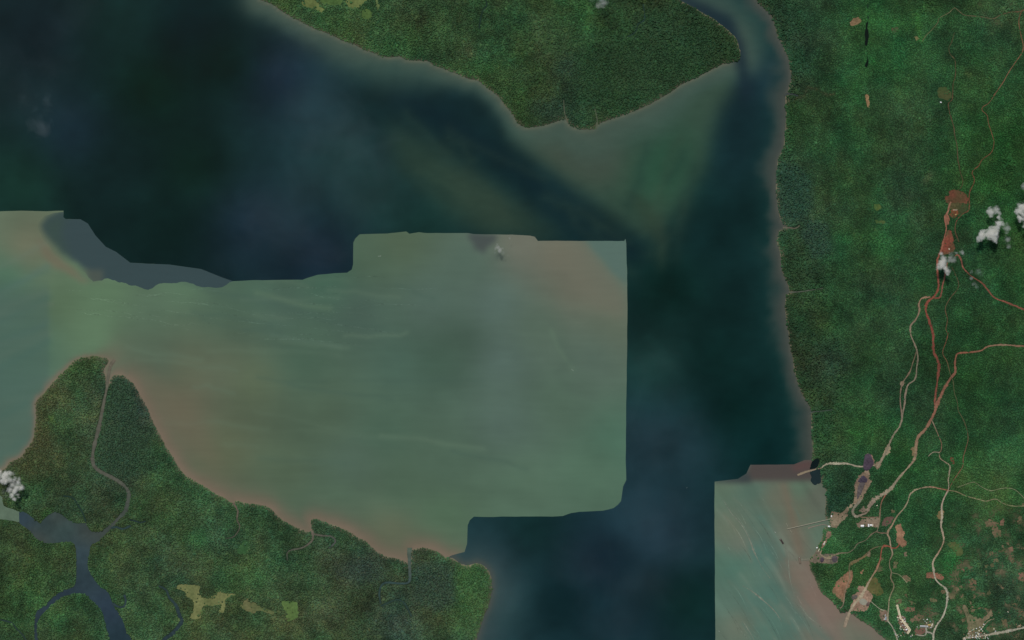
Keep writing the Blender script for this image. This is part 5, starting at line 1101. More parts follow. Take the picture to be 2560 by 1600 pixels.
big = [
    ('warehouse', zoom(2110, 1260, 15.12, [(690, 828)]), 48, 30, 7, 0.0, 'white', 'long white roofed warehouse, leftmost building of the camp yard'),
    ('warehouse', zoom(2110, 1260, 15.12, [(930, 806)]), 42, 21, 6, R(90), 'white', 'tall narrow white roofed shed in the middle of the camp yard'),
    ('warehouse', zoom(2110, 1260, 15.12, [(1016, 798)]), 27, 25, 6, 0.0, 'white', 'square white roofed shed third along the camp yard'),
    ('warehouse', zoom(2110, 1260, 15.12, [(1082, 804)]), 32, 16, 6, R(90), 'cream', 'narrow cream roofed shed, rightmost of the camp yard'),
    ('warehouse', zoom(1950, 1260, 15.12, [(1946, 456)]), 26, 14, 6, R(84), 'white', 'white roofed shed on the loading yard above the long jetty'),
    ('warehouse', zoom(1950, 1260, 15.12, [(1835, 846)]), 22, 19, 6, 0.0, 'white', 'left of twin white roofed sheds on the shore by the jetties'),
    ('warehouse', zoom(1950, 1260, 15.12, [(1878, 848)]), 13, 18, 5, 0.0, 'white', 'right of twin white roofed sheds on the shore by the jetties'),
    ('warehouse', zoom(1980, 1340, 15.12, [(1235, 240)]), 34, 14, 5, R(66), 'cream', 'upper cream roofed shed on the narrow shore strip'),
    ('warehouse', zoom(1980, 1340, 15.12, [(1205, 300)]), 16, 12, 5, R(66), 'white', 'small white roofed shed just below the cream one on the shore strip'),
    ('house', zoom(1980, 1340, 15.12, [(944, 444)]), 18, 16, 5, 0.3, 'white', 'small white roofed house at the water edge above the coal port'),
    ('warehouse', zoom(1980, 1340, 15.12, [(1015, 530)]), 42, 9, 5, R(70), 'cream', 'long thin cream roofed shed on the coal port shore'),
    ('warehouse', zoom(2180, 1500, 15.12, [(515, 690)]), 52, 26, 7, R(82), 'slate', 'large blue grey roofed hall on the plot beside the shore road'),
    ('house', zoom(2180, 1500, 15.12, [(460, 720)]), 18, 12, 5, R(82), 'cream', 'small cream roofed house left of the blue grey hall'),
    ('house', zoom(2180, 1500, 15.12, [(500, 570)]), 22, 14, 5, R(82), 'tin', 'grey roofed house just above the blue grey hall'),
    ('warehouse', zoom(2180, 1500, 15.12, [(1920, 990)]), 88, 24, 6, R(-2), 'tin', 'long grey roofed school block right of the concrete street'),
    ('warehouse', zoom(2180, 1500, 15.12, [(2090, 1000)]), 24, 24, 6, 0.2, 'tin', 'square pale grey hall at the end of the long school block'),
    ('house', zoom(2180, 1500, 15.12, [(2160, 945)]), 44, 26, 6, 0.1, 'ochre', 'ochre roofed hall beside the school'),
    ('house', zoom(2180, 1500, 15.12, [(2270, 940)]), 42, 16, 5, R(70), 'cream', 'cream roofed house right of the ochre hall'),
    ('house', zoom(2180, 1500, 15.12, [(2210, 790)]), 30, 18, 5, R(60), 'slate', 'blue grey roofed house above the ochre hall'),
    ('house', zoom(2180, 1500, 15.12, [(2085, 735)]), 16, 13, 5, R(30), 'white', 'small white roofed house uphill from the school'),
    ('house', zoom(2180, 1500, 15.12, [(1955, 735)]), 12, 10, 4, R(70), 'tin', 'tiny grey roofed house uphill left of the school'),
    ('house', zoom(2180, 1500, 15.12, [(2000, 800)]), 18, 10, 4, R(110), 'tin', 'narrow grey roofed house between the school and the hill houses'),
    ('house', zoom(2180, 1500, 15.12, [(2225, 1045)]), 18, 14, 4, 0.3, 'tin', 'grey roofed house below the ochre hall'),
    ('house', zoom(2180, 1500, 15.12, [(1705, 1020)]), 9, 9, 4, 0.0, 'white', 'tiny white roofed hut left of the school block'),
    ('house', zoom(2180, 1500, 15.12, [(1305, 1115)]), 30, 18, 5, R(25), 'white', 'bright white roofed house at the bend of the concrete street'),
    ('house', zoom(2180, 1500, 15.12, [(1255, 805)]), 18, 8, 4, R(35), 'white', 'white roofed hut right of the concrete street'),
    ('house', zoom(2180, 1500, 15.12, [(1225, 725)]), 26, 14, 5, R(60), 'tin', 'grey roofed house right of the concrete street'),
    ('house', zoom(2180, 1500, 15.12, [(1100, 830)]), 22, 14, 5, R(-40), 'cream', 'cream roofed house halfway down the concrete street'),
    ('house', zoom(2180, 1500, 15.12, [(970, 665)]), 26, 13, 5, R(-30), 'cream', 'pinkish cream roofed house at the top of the hamlet'),
    ('house', zoom(2180, 1500, 15.12, [(985, 755)]), 12, 10, 4, 0.4, 'cream', 'small cream roofed hut at the left edge of the hamlet'),
    ('house', zoom(2180, 1500, 15.12, [(1090, 1115)]), 18, 14, 4, 0.2, 'tin', 'grey roofed house at the bottom of the hamlet'),
    ('house', zoom(2180, 1500, 15.12, [(1205, 1115)]), 18, 13, 4, 0.5, 'cream', 'cream roofed house at the bottom of the hamlet'),
    ('house', zoom(2110, 1260, 15.12, [(1245, 58)]), 16, 12, 4, 0.2, 'cream', 'lone cream roofed house in the trees above the camp'),
    ('house', zoom(2300, 500, 9.28, [(830, 340)]), 26, 12, 5, R(35), 'ochre', 'ochre roofed workshop on the small red pad'),
    ('house', zoom(2300, 500, 9.28, [(675, 1137)]), 18, 12, 5, R(-20), 'cream', 'cream roofed hut on the triangular red pit'),
    ('house', A((1632, 967)), 22, 14, 5, R(-15), 'white', 'lone white roofed house by the olive clearing at the top right'),
]
for nm, p, w, d, h, rot, rf, lb in big:
    (px, py), = p
    house(nm, px, py, w, d, h, rot, rf, lb, nm, None)
for i in range(4):
    (px, py), = zoom(2300, 500, 9.28, [(775 + 26 * i, 232)])
    house('house', px, py, 9, 8, 4, 0.1 * i, 'cream', ['first', 'second', 'third', 'last'][i] + ' from the left of four tiny huts above the small red pad', 'hut', 'row of huts above the small red pad')
vill = zoom(2400, 1500, 15.12, [(745, 1030), (620, 1075), (515, 1100), (455, 1135), (850, 1165), (650, 1225), (375, 1190), (320, 1270), (612, 1340), (890, 1450), (560, 1290), (700, 1300), (760, 1220), (820, 1290),
    (910, 1270), (450, 1220), (520, 1200), (480, 1330), (380, 1350), (700, 1430), (760, 1390), (830, 1380), (620, 1440), (960, 1400), (1030, 1410), (560, 1460), (430, 1440), (140, 1300), (160, 1430), (190, 1480), (800, 1100),
    (860, 1010), (900, 920), (1280, 1090), (1340, 1180), (1430, 1410), (1880, 1180), (2390, 1000), (2240, 960), (1480, 470), (1810, 455), (2340, 430), (720, 1340), (660, 1380), (520, 1390), (780, 1300), (720, 1160), (340, 1420), (654, 1480), (1000, 1330), (410, 1290), (590, 1240), (682, 1262), (742, 1282), (802, 1232), (872, 1322), (832, 1432), (732, 1462), (592, 1402), (482, 1412), (942, 1452), (1062, 1452), (252, 1372), (1112, 1362)])
vkinds = ['white', 'white', 'cream', 'white', 'cream', 'tin', 'cream', 'tin', 'white', 'cream', 'brown', 'cream', 'rust', 'tin', 'cream', 'brown', 'rust', 'cream', 'tin', 'tin', 'cream', 'brown', 'tin', 'cream', 'tin', 'rust', 'brown', 'rust', 'cream']
words = dict(white='white', cream='cream', tin='grey tin', rust='rusty', brown='brown')
ORD = 'first second third fourth fifth sixth seventh eighth ninth tenth eleventh twelfth thirteenth fourteenth fifteenth sixteenth seventeenth eighteenth nineteenth twentieth twenty-first twenty-second twenty-third twenty-fourth'.split()
for i, (px, py) in enumerate(vill):
    rf = vkinds[i % len(vkinds)]
    same = sorted(q[0] for j, q in enumerate(vill) if vkinds[j % len(vkinds)] == rf)
    house('house', px, py, random.uniform(12, 22), random.uniform(9, 14), random.uniform(3, 4.5), random.choice((R(14), R(104), R(-40), R(60))) + random.uniform(-.1, .1), rf,
          ORD[same.index(px)] + ' ' + words[rf] + ' roofed house from the left in the bottom right village', 'house', words[rf] + ' roofed village houses')
hamlet = (zoom(2180, 1500, 15.12, [(1010, 600), (1050, 760), (1150, 950), (1080, 1000), (1180, 1040), (1134, 880), (880, 1290), (960, 1330), (1040, 1290), (1160, 1240), (1240, 1230), (1520, 1330), (1590, 1340), (1130, 690), (1170, 630), (1060, 1060), (1000, 860), (1042, 920), (1222, 962), (1262, 1042), (1102, 762), (902, 1372), (992, 1392), (1092, 1342), (1202, 1322), (1642, 1302), (1462, 1372), (2062, 862), (2132, 842), (2032, 932)]))
for i, (px, py) in enumerate(hamlet):
    rf = ('brown', 'rust', 'tin', 'cream')[i % 4]
    same = sorted(q[0] for j, q in enumerate(hamlet) if j % 4 == i % 4)
    house('house', px, py, random.uniform(12, 20), random.uniform(9, 13), random.uniform(3, 4.5), random.choice((R(-55), R(35))) + random.uniform(-.1, .1), rf,
          ORD[same.index(px)] + ' small ' + words[rf] + ' roofed house from the left in the hamlet at the bottom', 'house', words[rf] + ' roofed hamlet houses')

# ------------------------------------------------------------------ jetties, causeways, barges, boats
def trestle(name, a, b, width, top, label, gallery=True, bays=24):
    ax, ay, bx, by = X(a[0]), Y(a[1]), X(b[0]), Y(b[1])
    L_ = math.hypot(bx - ax, by - ay)
    r = empty(name, a[0], a[1], 0, math.atan2(by - ay, bx - ax))
    MB().box(0, L_, -width / 2, width / 2, top - 0.6, top).build('deck', PM['plank'], r)
    pile = None
    for i in range(bays + 1):
        for s in (-1, 1):
            x = L_ * (i + 0.02) / (bays + 0.04)
            if pile is None:
                pile = MB().prism([(0.5 * math.cos(k * math.pi / 4), 0.5 * math.sin(k * math.pi / 4)) for k in range(8)], -4, top - 0.62).build('pile', PM['timber'], r)
                q = pile
            else:
                q = pile.copy()
                col.objects.link(q)
            q.location = (x, s * (width / 2 - 0.7), 0)
    for s in (-1, 1):
        MB().box(0, L_, s * (width / 2 - 0.2) - 0.08, s * (width / 2 - 0.2) + 0.08, top + 0.9, top + 1.05).build('rail', PM['steel'], r)
    if gallery:
        MB().box(2, L_ - 2, -width * 0.28, width * 0.05, top + 2.0, top + 5.0).build('conveyor_gallery', PM['steel'], r)
    tag(r, label, 'jetty')
    return r
z1 = zoom(1950, 1260, 15.12, [(270, 945), (1915, 562), (235, 745), (300, 850), (370, 960), (440, 1075)])
trestle('loading_jetty', z1[0], z1[1], 12, 8, 'long straight coal loading jetty reaching out from the yard', True, 40)
for i, (p, q, w) in enumerate(((z1[2], z1[3], 'upper'), (z1[4], z1[5], 'lower'))):
    trestle('mooring_walkway', p, q, 5, 5, w + ' short walkway slanting off the tip of the long jetty', False, 5)
for i, (px, py) in enumerate(zoom(1950, 1260, 15.12, [(232, 735), (445, 1060), (500, 1130), (330, 1010)])):
    r = empty('mooring_dolphin', px, py, 0)
    MB().prism([(4 * math.cos(k * math.pi / 4), 4 * math.sin(k * math.pi / 4)) for k in range(8)], 3.5, 5.0).build('cap', PM['plank'], r)
    for k in range(4):
        q = MB().prism([(2.4 * math.cos(k * math.pi / 2) + 0.45 * math.cos(j * math.pi / 3), 2.4 * math.sin(k * math.pi / 2) + 0.45 * math.sin(j * math.pi / 3)) for j in range(6)], -4, 3.48).build('pile', PM['timber'], r)
    tag(r, ['topmost', 'second', 'third', 'lowest'][(0, 2, 3, 1)[i]] + ' mooring post in the line across the tip of the long jetty', 'mooring post', None, 'mooring posts at the long jetty')
z2 = zoom(1980, 1340, 15.12, [(345, 880), (700, 872)])
trestle('landing_jetty', z2[0], z2[1], 7, 5, 'short thin jetty from the coal port to the open barge', False, 14)

def embank(name, pts, width, top, mat, label, cat):
    p = catmull(pts, 1.2)
    d = np.gradient(p, axis=0)
    d /= np.hypot(d[:, 0], d[:, 1])[:, None] + 1e-9
    nr = np.stack([-d[:, 1], d[:, 0]], 1)
    n = len(p)
    w = np.interp(np.linspace(0, 1, n), np.linspace(0, 1, len(width)), width)
    v, f = [], []
    for i in range(n):
        for k, (off, z) in enumerate(((1.5, -2), (1.0, top), (-1.0, top), (-1.5, -2))):
            q = p[i] + nr[i] * off * w[i] / 2 * (1 + 0.12 * RNG.normal())
            v.append((X(q[0]), Y(q[1]), z + (0.3 * RNG.normal() if z > 0 else 0)))
        if i:
            a, b = 4 * i - 4, 4 * i
            f += [(a + k, a + k + 1, b + k + 1, b + k) for k in range(3)]
    f += [(3, 2, 1, 0), (4 * n - 4, 4 * n - 3, 4 * n - 2, 4 * n - 1)]
    r = MB()
    r.v, r.f = v, [tuple(reversed(q)) for q in f]
    o = r.build(name, mat)
    bm = bmesh.new()
    bm.from_mesh(o.data)
    bmesh.ops.recalc_face_normals(bm, faces=bm.faces)
    bm.to_mesh(o.data)
    bm.free()
    tag(o, label, cat)
    return o
embank('causeway', zoom(1980, 1130, 12.1, [(165, 700), (250, 672), (400, 610), (550, 570), (700, 530), (860, 482), (905, 462)]), [3.2, 4.4, 4.2, 3.4, 2.6, 2.6, 3.4], 4.5, PM['earth'], 'pale earth causeway reaching into the water past the painted cloud shadow', 'causeway')
embank('breakwater', zoom(1950, 1260, 15.12, [(1070, 930), (1140, 890), (1400, 822), (1640, 775), (1800, 830)]), [3.0, 2.4, 1.8, 1.8, 1.6], 3.0, PM['rock'], 'curved rubble breakwater just below the long jetty', 'breakwater')
embank('earth_spit', D((800, 1215), (775, 1250), (748, 1320), (722, 1393)), [7, 6, 6, 5], 2.9, PM['earth'], 'earth spit landing stage under the road end off the southern shore', 'landing stage')

def barge(px, py, L_, W_, rot, laden, label):
    r = empty('barge', px, py, 0, rot)
    x, y = L_ / 2, W_ / 2
    MB().prism([(-x, -y), (x * 0.9, -y), (x, -y * 0.55), (x, y * 0.55), (x * 0.9, y), (-x, y)], -2.0, 3.2, 0.05).build('hull', PM['hull'], r)
    MB().prism([(-x + 1, -y + 1), (x * 0.9, -y + 1), (x - 1, -y * 0.5), (x - 1, y * 0.5), (x * 0.9, y - 1), (-x + 1, y - 1)], 3.22, 3.4).build('deck', PM['deck'], r)
    for s in (-1, 1):
        MB().box(-x + 1.2, x * 0.88, s * (y - 1.4) - 0.8, s * (y - 1.4) + 0.8, 3.42, 6.4).build('side_wall', PM['hull'], r)
    for s in (-1, 1):
        MB().box(s * (x * 0.86) - 0.8 - 0.6, s * (x * 0.86) + 0.2, -y + 2.3, y - 2.3, 3.42, 6.2).build('end_wall', PM['hull'], r)
    if laden:
        n = 5
        for k in range(n):
            cx = -x * 0.84 + (k + 0.5) * (x * 1.68 / n)
            mb = MB()
            b = 0
            ring = []
            for rr, zz in ((1.0, 3.45), (0.7, 6.0), (0.3, 8.2), (0.02, 8.8)):
                ring.append(len(mb.v))
                for j in range(12):
                    a = j * math.pi / 6
                    mb.v.append((cx + rr * (x * 1.66 / n / 2) * math.copysign(abs(math.cos(a)) ** 0.6, math.cos(a)), rr * (y - 2.4) * math.copysign(abs(math.sin(a)) ** 0.6, math.sin(a)), zz))
            for q in range(3):
                mb.f += [(ring[q] + j, ring[q] + (j + 1) % 12, ring[q + 1] + (j + 1) % 12, ring[q + 1] + j) for j in range(12)]
            mb.build('coal_pile', PM['coal'], r)
    MB().box(-x + 1.4, -x + 7.5, -4, 4, 3.42, 8.0).build('deck_house', PM['boat'], r)
    for s in (-1, 1):
        MB().box(x - 5, x - 4.2, s * (y * 0.4) - 0.4, s * (y * 0.4) + 0.4, 3.42, 4.6).build('bollard', PM['timber'], r)
    tag(r, label, 'barge')
    return r
c1, = D((130, 580))
barge(c1[0], c1[1], 92, 28, math.atan2(-(610 - 552), 148 - 112), True, 'dark coal laden barge at anchor off the long jetty')
c2, = zoom(1980, 1340, 15.12, [(292, 930)])
barge(c2[0], c2[1], 106, 32, math.atan2(-(1070 - 790), 50), False, 'empty open barge with dark walls moored at the short jetty')

def small_boat(px, py, L_, rot, label, wake=0.0):
    r = empty('boat', px, py, 0.45, rot)
    x, y = L_ / 2, L_ * 0.14
    MB().prism([(-x, -y * 0.8), (-x, y * 0.8), (x * 0.3, y), (x * 0.75, y * 0.6), (x, 0), (x * 0.75, -y * 0.6), (x * 0.3, -y)][::-1], -0.5, 1.2, 0.12).build('hull', PM['boat'], r)
    MB().box(-x * 0.5, x * 0.1, -y * 0.6, y * 0.6, 1.21, 3.0, 0.2).build('cabin', PM['boat'], r)
    MB().box(-x * 0.55, x * 0.15, -y * 0.7, y * 0.7, 3.01, 3.2).build('roof', PM['tin'], r)
    if wake:
        m = MB()
        m.v += [(-x, -y, 0.08), (-x, y, 0.08), (-x - wake, y * 3.0, 0.05), (-x - wake, -y * 3.0, 0.05)]
        m.f.append((0, 3, 2, 1))
        m.build('wake', PM['foam'], r)
    tag(r, label, 'boat')
for px, py, L_, rot, lb, wk in ((951, 640.2, 18, R(3), 'small white boat with a short wake near the top of the pale water', 26),
        (1432.5, 926, 14, R(-40), 'small white boat trailing a wake in the right half of the pale water', 22),
        (1798, 1578, 16, R(-20), 'tiny white boat at the bottom left of the streaked muddy water', 0),
        (1717, 1219.5, 12, R(30), 'tiny white boat on the dark water under the mud strip', 0),
        (1938, 1331, 22, R(-60), 'small pale boat just above the coal laden barge', 0)):
    small_boat(px, py, L_, rot, lb, wk)
for i, (pts, w, lb) in enumerate((
        (crop(2, 3, [(2000, 190), (2070, 310), (2160, 410), (2230, 530), (2290, 680), (2360, 820), (2440, 930)]), 1.6, 'long thin foam line, uppermost in the streaked muddy water'),
        (crop(2, 3, [(2180, 1000), (2280, 1060), (2400, 1160), (2500, 1260)]), 1.8, 'foam line in the middle of the streaked muddy water'),
        (crop(2, 3, [(2180, 1330), (2260, 1460), (2300, 1540)]), 1.4, 'short foam line low on the left of the streaked muddy water'),
        (D((150, 610), (190, 700), (195, 800), (205, 920), (230, 1020), (250, 1110)), 1.6, 'foam line drifting down from the coal laden barge'),
        (D((300, 1180), (380, 1290), (470, 1360), (520, 1420)), 1.8, 'foam line left of the earth spit'),
        (D((10, 1180), (80, 1260), (130, 1340)), 1.4, 'short foam line in the teal water left of the earth spit'))):
    o = ribbon('foam_line', pts, w, 0.75 + 0.02 * i, [(112, 120, 104), (122, 128, 112), (110, 118, 102)], MAT['creek'], jitter=0.35)
    tag(o, lb, 'foam line', 'stuff')

def merged(name, ribs, mat, label, cat):
    v, f, c, n = [], [], [], 0
    for o in ribs:
        me = o.data
        a = np.array([q.co[:] for q in me.vertices])
        v.append(a)
        f.append(np.array([p.vertices[:] for p in me.polygons]) + n)
        k = np.empty(len(a) * 4, np.float32)
        me.attributes['col'].data.foreach_get('color', k)
        c.append(k.reshape(-1, 4)[:, :3])
        n += len(a)
        bpy.data.objects.remove(o)
        bpy.data.meshes.remove(me)
    o = new_obj(name, mesh_np(name, np.vstack(v), np.vstack(f), np.vstack(c)), mat)
    tag(o, label, cat, 'stuff')
ribs = []
for i in range(44):
    x0, y0 = rgs.uniform(1790, 2000), rgs.uniform(1208, 1590)
    if x0 > 1900 and y0 < 1330:
        x0 -= 90
    ln = rgs.uniform(40, 150)
    ang = 1.05 + rgs.uniform(-0.1, 0.1) + np.linspace(-0.3, 0.15, 9)
    px_, py_ = np.maximum(x0 + np.cumsum(np.cos(ang)) * ln / 9, 1788), y0 + np.cumsum(np.sin(ang)) * ln / 9
    base = np.clip(np.array([sample(mud, a, b) for a, b in zip(px_, py_)]) * rgs.choice((1.08, 1.15, 0.95)), 0, 255)
    ribs.append(ribbon('s', np.stack([px_, py_], 1), [0.3, rgs.uniform(0.8, 1.8), 1.2, 0.3], 0.62 + 0.002 * i, [tuple(q) for q in base], MAT['creek'], jitter=0.3))
merged('foam_streaks', ribs, MAT['creek'], 'many fine curved pale current streaks on the muddy port water', 'foam')
ribs = []
for i in range(46):
    x0, y0 = rgs.uniform(130, 1000), rgs.uniform(690, 850)
    if x0 < 330 and y0 > 800:
        y0 = 740
    ln = rgs.uniform(60, 230)
    px_ = x0 + np.linspace(0, ln, 10)
    py_ = y0 + np.linspace(0, ln, 10) * rgs.uniform(-0.02, 0.22) + np.cumsum(rgs.normal(size=10)) * 2.2
    base = np.clip(np.array([sample(turb, a, b) for a, b in zip(px_, py_)]) * rgs.choice((1.05, 1.08, 1.11)), 0, 255)
    ribs.append(ribbon('s', np.stack([px_, py_], 1), [0.3, rgs.uniform(1.0, 2.6), 1.4, 0.3], 0.62 + 0.002 * i, [tuple(q) for q in base], MAT['creek'], jitter=0.3))
merged('current_lines', ribs, MAT['creek'], 'fine wavy current lines across the upper left of the pale water', 'current lines')

# ------------------------------------------------------------------ clouds
CLOUD = dict(full=(0.075, 0.0085, 2.3, 0.20, (1.0, 0.985, 0.94)), thick=(0.062, 0.0095, 3.5, 0.24, (1.0, 0.985, 0.94)), mid=(0.013, 0.010, 3.4, 0.16, (1.0, 0.985, 0.95)), wisp=(0.0030, 0.0065, 3.0, 0.14, (0.95, 0.97, 1.0)), haar=(0.0008, 0.0030, 3.0, 0.10, (0.9, 0.95, 1.0)), veil=(0.00013, 0.0010, 2.4, 0.06, (0.80, 0.90, 1.0)))
def cloud_mat(name, lobes, base, thick, grow, spec):
    """vapour whose density thins out from the middle of each puff and is torn by noise"""
    dens, nscale, namp, thr, colour = spec
    m = bpy.data.materials.new(name)
    m.use_nodes = True
    nt = m.node_tree
    N, L = nt.nodes, nt.links
    for n in list(N):
        if n.type == 'BSDF_PRINCIPLED':
            N.remove(n)
    out = [n for n in N if n.type == 'OUTPUT_MATERIAL'][0]
    pv = N.new('ShaderNodeVolumePrincipled')
    pv.inputs['Color'].default_value = (*colour, 1)
    geo = N.new('ShaderNodeNewGeometry')
    sq = N.new('ShaderNodeVectorMath')
    sq.operation = 'MULTIPLY'
    sq.inputs[1].default_value = (1, 1, 1 / thick)
    L.new(geo.outputs['Position'], sq.inputs[0])
    prev = None
    for px, py, r in lobes:
        d = N.new('ShaderNodeVectorMath')
        d.operation = 'DISTANCE'
        d.inputs[1].default_value = (X(px), Y(py), base / thick)
        L.new(sq.outputs[0], d.inputs[0])
        f = N.new('ShaderNodeMath')
        f.operation = 'MULTIPLY_ADD'
        f.inputs[1].default_value = -1 / (r * MPP * grow)
        f.inputs[2].default_value = 1.0
        L.new(d.outputs['Value'], f.inputs[0])
        if prev is None:
            prev = f.outputs[0]
        else:
            mxn = N.new('ShaderNodeMath')
            mxn.operation = 'SMOOTH_MAX'
            mxn.inputs[2].default_value = 0.15
            L.new(prev, mxn.inputs[0])
            L.new(f.outputs[0], mxn.inputs[1])
            prev = mxn.outputs[0]
    n = N.new('ShaderNodeTexNoise')
    n.inputs['Scale'].default_value = nscale
    n.inputs['Detail'].default_value = 5
    n.inputs['Roughness'].default_value = 0.62
    n.inputs['Distortion'].default_value = 0.5
    L.new(geo.outputs['Position'], n.inputs['Vector'])
    a = N.new('ShaderNodeMath')
    a.operation = 'MULTIPLY_ADD'
    a.inputs[1].default_value = namp
    a.inputs[2].default_value = -namp * 0.5
    L.new(n.outputs['Fac'], a.inputs[0])
    ad = N.new('ShaderNodeMath')
    ad.operation = 'ADD'
    L.new(prev, ad.inputs[0])
    L.new(a.outputs[0], ad.inputs[1])
    mr = N.new('ShaderNodeMapRange')
    mr.interpolation_type = 'SMOOTHSTEP'
    mr.inputs[1].default_value = thr
    mr.inputs[2].default_value = thr + 1.05
    mr.inputs[3].default_value = 0.0
    mr.inputs[4].default_value = dens
    L.new(ad.outputs[0], mr.inputs[0])
    L.new(mr.outputs[0], pv.inputs['Density'])
    L.new(pv.outputs[0], out.inputs['Volume'])
    return m
def cloud(lobes, base, thick, mat, label, name='cloud', kind=None, cat='cloud', voxel=9.0, grow=1.75):
    bm = bmesh.new()
    for px, py, r in lobes:
        rm = r * MPP * grow
        res = bmesh.ops.create_icosphere(bm, subdivisions=2, radius=1.0)
        for v in res['verts']:
            v.co = Vector((X(px) + v.co.x * rm, Y(py) + v.co.y * rm, base + v.co.z * rm * thick))
    me = bpy.data.meshes.new(name)
    bm.to_mesh(me)
    bm.free()
    o = new_obj(name, me)
    me.materials.append(cloud_mat(name + '_vapour', lobes, base, thick, grow, CLOUD[mat]))
    md = o.modifiers.new('merge', 'REMESH')
    md.mode = 'VOXEL'
    md.voxel_size = voxel
    tag(o, label, cat, kind)
    return o
def lob(x0, y0, s, l): return [(x0 + x / s, y0 + y / s, r / s) for x, y, r in l]
CB = 235.0
cloud(lob(2300, 500, 9.28, [(1600, 300, 85), (1690, 250, 80), (1760, 310, 70), (1585, 380, 50), (1745, 405, 60), (1770, 560, 95), (1850, 560, 60), (1710, 660, 110), (1650, 720, 95), (1620, 830, 105), (1500, 820, 90), (1400, 830, 90), (1330, 900, 65), (1310, 960, 40), (1690, 930, 70)]), CB, 0.62, 'thick', 'large ragged white cloud over the forest right of the mine')
cloud(lob(2300, 500, 9.28, [(2290, 180, 95), (2250, 270, 85), (2330, 330, 110), (2260, 430, 75), (2370, 470, 90), (2400, 570, 80), (2480, 330, 120), (2500, 620, 90), (2400, 100, 60), (2250, 500, 45)]), CB, 0.62, 'thick', 'tall white cloud cut by the right edge')
cloud(lob(2300, 500, 9.28, [(1945, 560, 45), (1960, 660, 58), (1925, 850, 42), (1965, 940, 62), (2000, 1060, 55), (1950, 780, 35)]), CB - 20, 0.8, 'mid', 'string of small cloud shreds just right of the large ragged cloud')
cloud(lob(2300, 500, 9.28, [(1845, 90, 42), (1880, 100, 25)]), CB - 20, 0.8, 'wisp', 'tiny cloud puff above the large ragged cloud')
cloud([(2556, 470, 8), (2564, 482, 10)], CB, 0.8, 'mid', 'small cloud tip at the right edge above the tall cloud')
cloud(lob(2330, 600, 10.8, [(180, 380, 55), (220, 490, 75), (245, 620, 100), (200, 700, 110), (105, 735, 75), (285, 770, 90), (330, 840, 75), (350, 930, 45), (170, 590, 60)]), CB, 0.62, 'full', 'dense white cloud sitting on the red haul road')
cloud(lob(2330, 600, 10.8, [(445, 440, 75), (490, 555, 65), (590, 350, 48), (540, 480, 40), (390, 560, 50), (740, 340, 80)]), CB, 0.8, 'mid', 'thin torn cloud beside the dense one below the red pit')
cloud(lob(2330, 600, 10.8, [(980, 880, 50), (1000, 830, 35), (1010, 1030, 42), (1085, 1190, 48), (1140, 1285, 46), (1110, 1250, 40)]), CB - 40, 0.8, 'mid', 'small wisps of cloud across the red road to the right edge')
cloud(lob(2330, 600, 10.8, [(1200, 880, 90), (1280, 900, 70)]), CB - 40, 0.5, 'wisp', 'faint cloud smudge above the red road to the right edge')
cloud(lob(0, 1150, 15.12, [(-120, 420, 130), (40, 380, 90), (120, 450, 110), (60, 590, 120), (200, 580, 140), (350, 540, 150), (500, 480, 125), (180, 770, 110), (60, 810, 80), (350, 770, 115), (500, 720, 150), (650, 720, 130), (780, 810, 140), (880, 950, 130), (760, 1010, 130), (560, 900, 120), (480, 1100, 105), (700, 1160, 130), (780, 1290, 105), (560, 1300, 95), (650, 1420, 80)]), CB, 0.5, 'full', 'big creamy white cloud at the left edge over the peninsula', voxel=8)
cloud(lob(0, 1150, 15.12, [(80, 1190, 90), (220, 1200, 100), (200, 1380, 80), (330, 1330, 80)]), CB, 0.5, 'wisp', 'faint cloud shreds under the big left edge cloud', voxel=8)
cloud(lob(1460, 0, 24.2, [(1100, 230, 230), (1260, 210, 140), (950, 390, 190), (790, 450, 110), (900, 540, 90)]), CB, 0.6, 'mid', 'small grey green cloud puff at the top of the island', voxel=5)
cloud(lob(1460, 0, 24.2, [(560, 60, 200), (760, 60, 120), (1000, 20, 150)]), CB, 0.5, 'wisp', 'very faint cloud smear left of the island cloud puff', voxel=5)
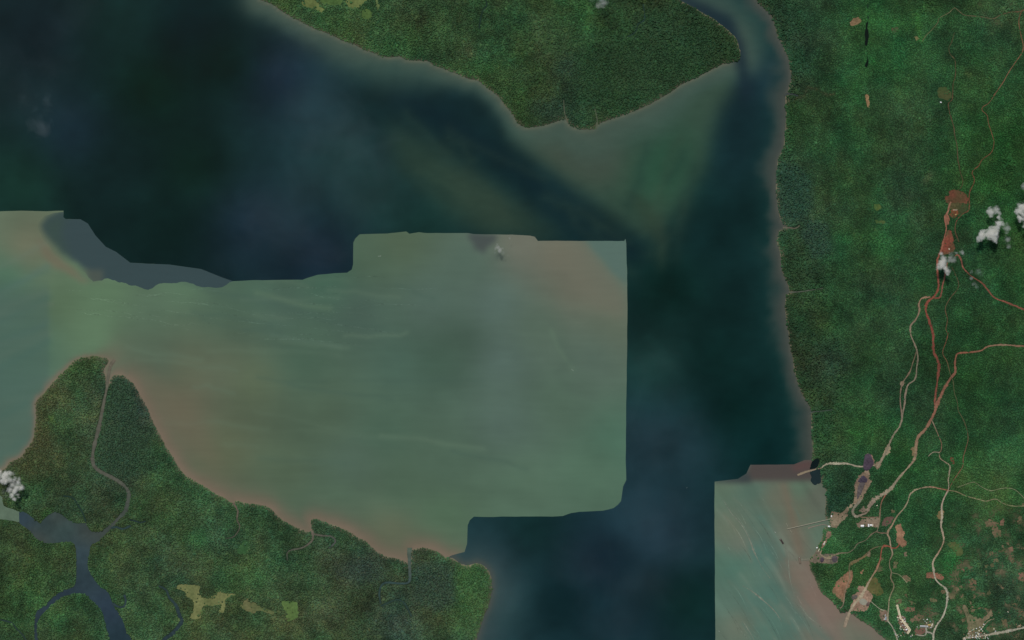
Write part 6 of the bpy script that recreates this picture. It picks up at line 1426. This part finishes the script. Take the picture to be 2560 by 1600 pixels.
cloud(lob(1160, 570, 15.12, [(1290, 740, 85), (1250, 660, 60), (1360, 830, 85), (1190, 800, 75), (1440, 790, 40)]), CB - 60, 0.7, 'mid', 'small white cloud at the top edge of the pale water', voxel=5)
cloud(lob(1160, 570, 15.12, [(1720, 360, 60), (1740, 420, 35)]), CB - 60, 0.7, 'mid', 'tiny white cloud dot right of the one over the pale water', voxel=4)
cloud(lob(1160, 570, 15.12, [(1170, 945, 36), (1480, 940, 60), (1660, 1045, 45), (1730, 1070, 30)]), CB - 60, 0.6, 'wisp', 'faint cloud threads below the small cloud over the pale water', voxel=4)
cloud(crop(0, 0, []) or lob(0, 0, 3.78, [(440, 1220, 90), (400, 1200, 60), (475, 1290, 55), (495, 1050, 60), (470, 1130, 50), (420, 1060, 50), (505, 970, 42), (330, 1010, 70), (430, 940, 40)]), 700, 0.35, 'haar', 'grey wispy cloud over dark water near the left edge', voxel=14)
veils = [(lob(0, 0, 3.78, [(560, 480, 110), (700, 380, 120), (820, 270, 110), (900, 160, 130), (780, 640, 120), (600, 900, 260), (300, 900, 240), (150, 700, 200), (1000, 60, 120)]), 'thin streaky haze veil over the dark water at the top left'),
    ([(800, 280, 95), (740, 200, 60), (860, 360, 110), (820, 460, 110), (930, 420, 80), (760, 140, 50), (870, 540, 80), (690, 560, 120), (820, 620, 60)], 'broad bluish haze veil over the middle of the dark bay'),
    ([(1630, 1080, 70), (1620, 1140, 60), (1680, 1130, 70), (1650, 980, 60), (1640, 900, 50), (1700, 1050, 50)], 'bluish haze veil right of the pale water'),
    ([(1610, 1290, 60), (1650, 1350, 70), (1560, 1250, 60), (1490, 1370, 80), (1600, 1440, 80), (1540, 1540, 90), (1680, 1240, 50)], 'bluish haze veil over the dark water at the bottom'),
    ([(1230, 1560, 60), (1260, 1470, 50), (1240, 1400, 40)], 'faint haze veil beside the southern point')]
for l, lb in veils:
    cloud(l, 1200, 0.16, 'veil', lb, 'haze_veil', 'stuff', 'haze', voxel=40)
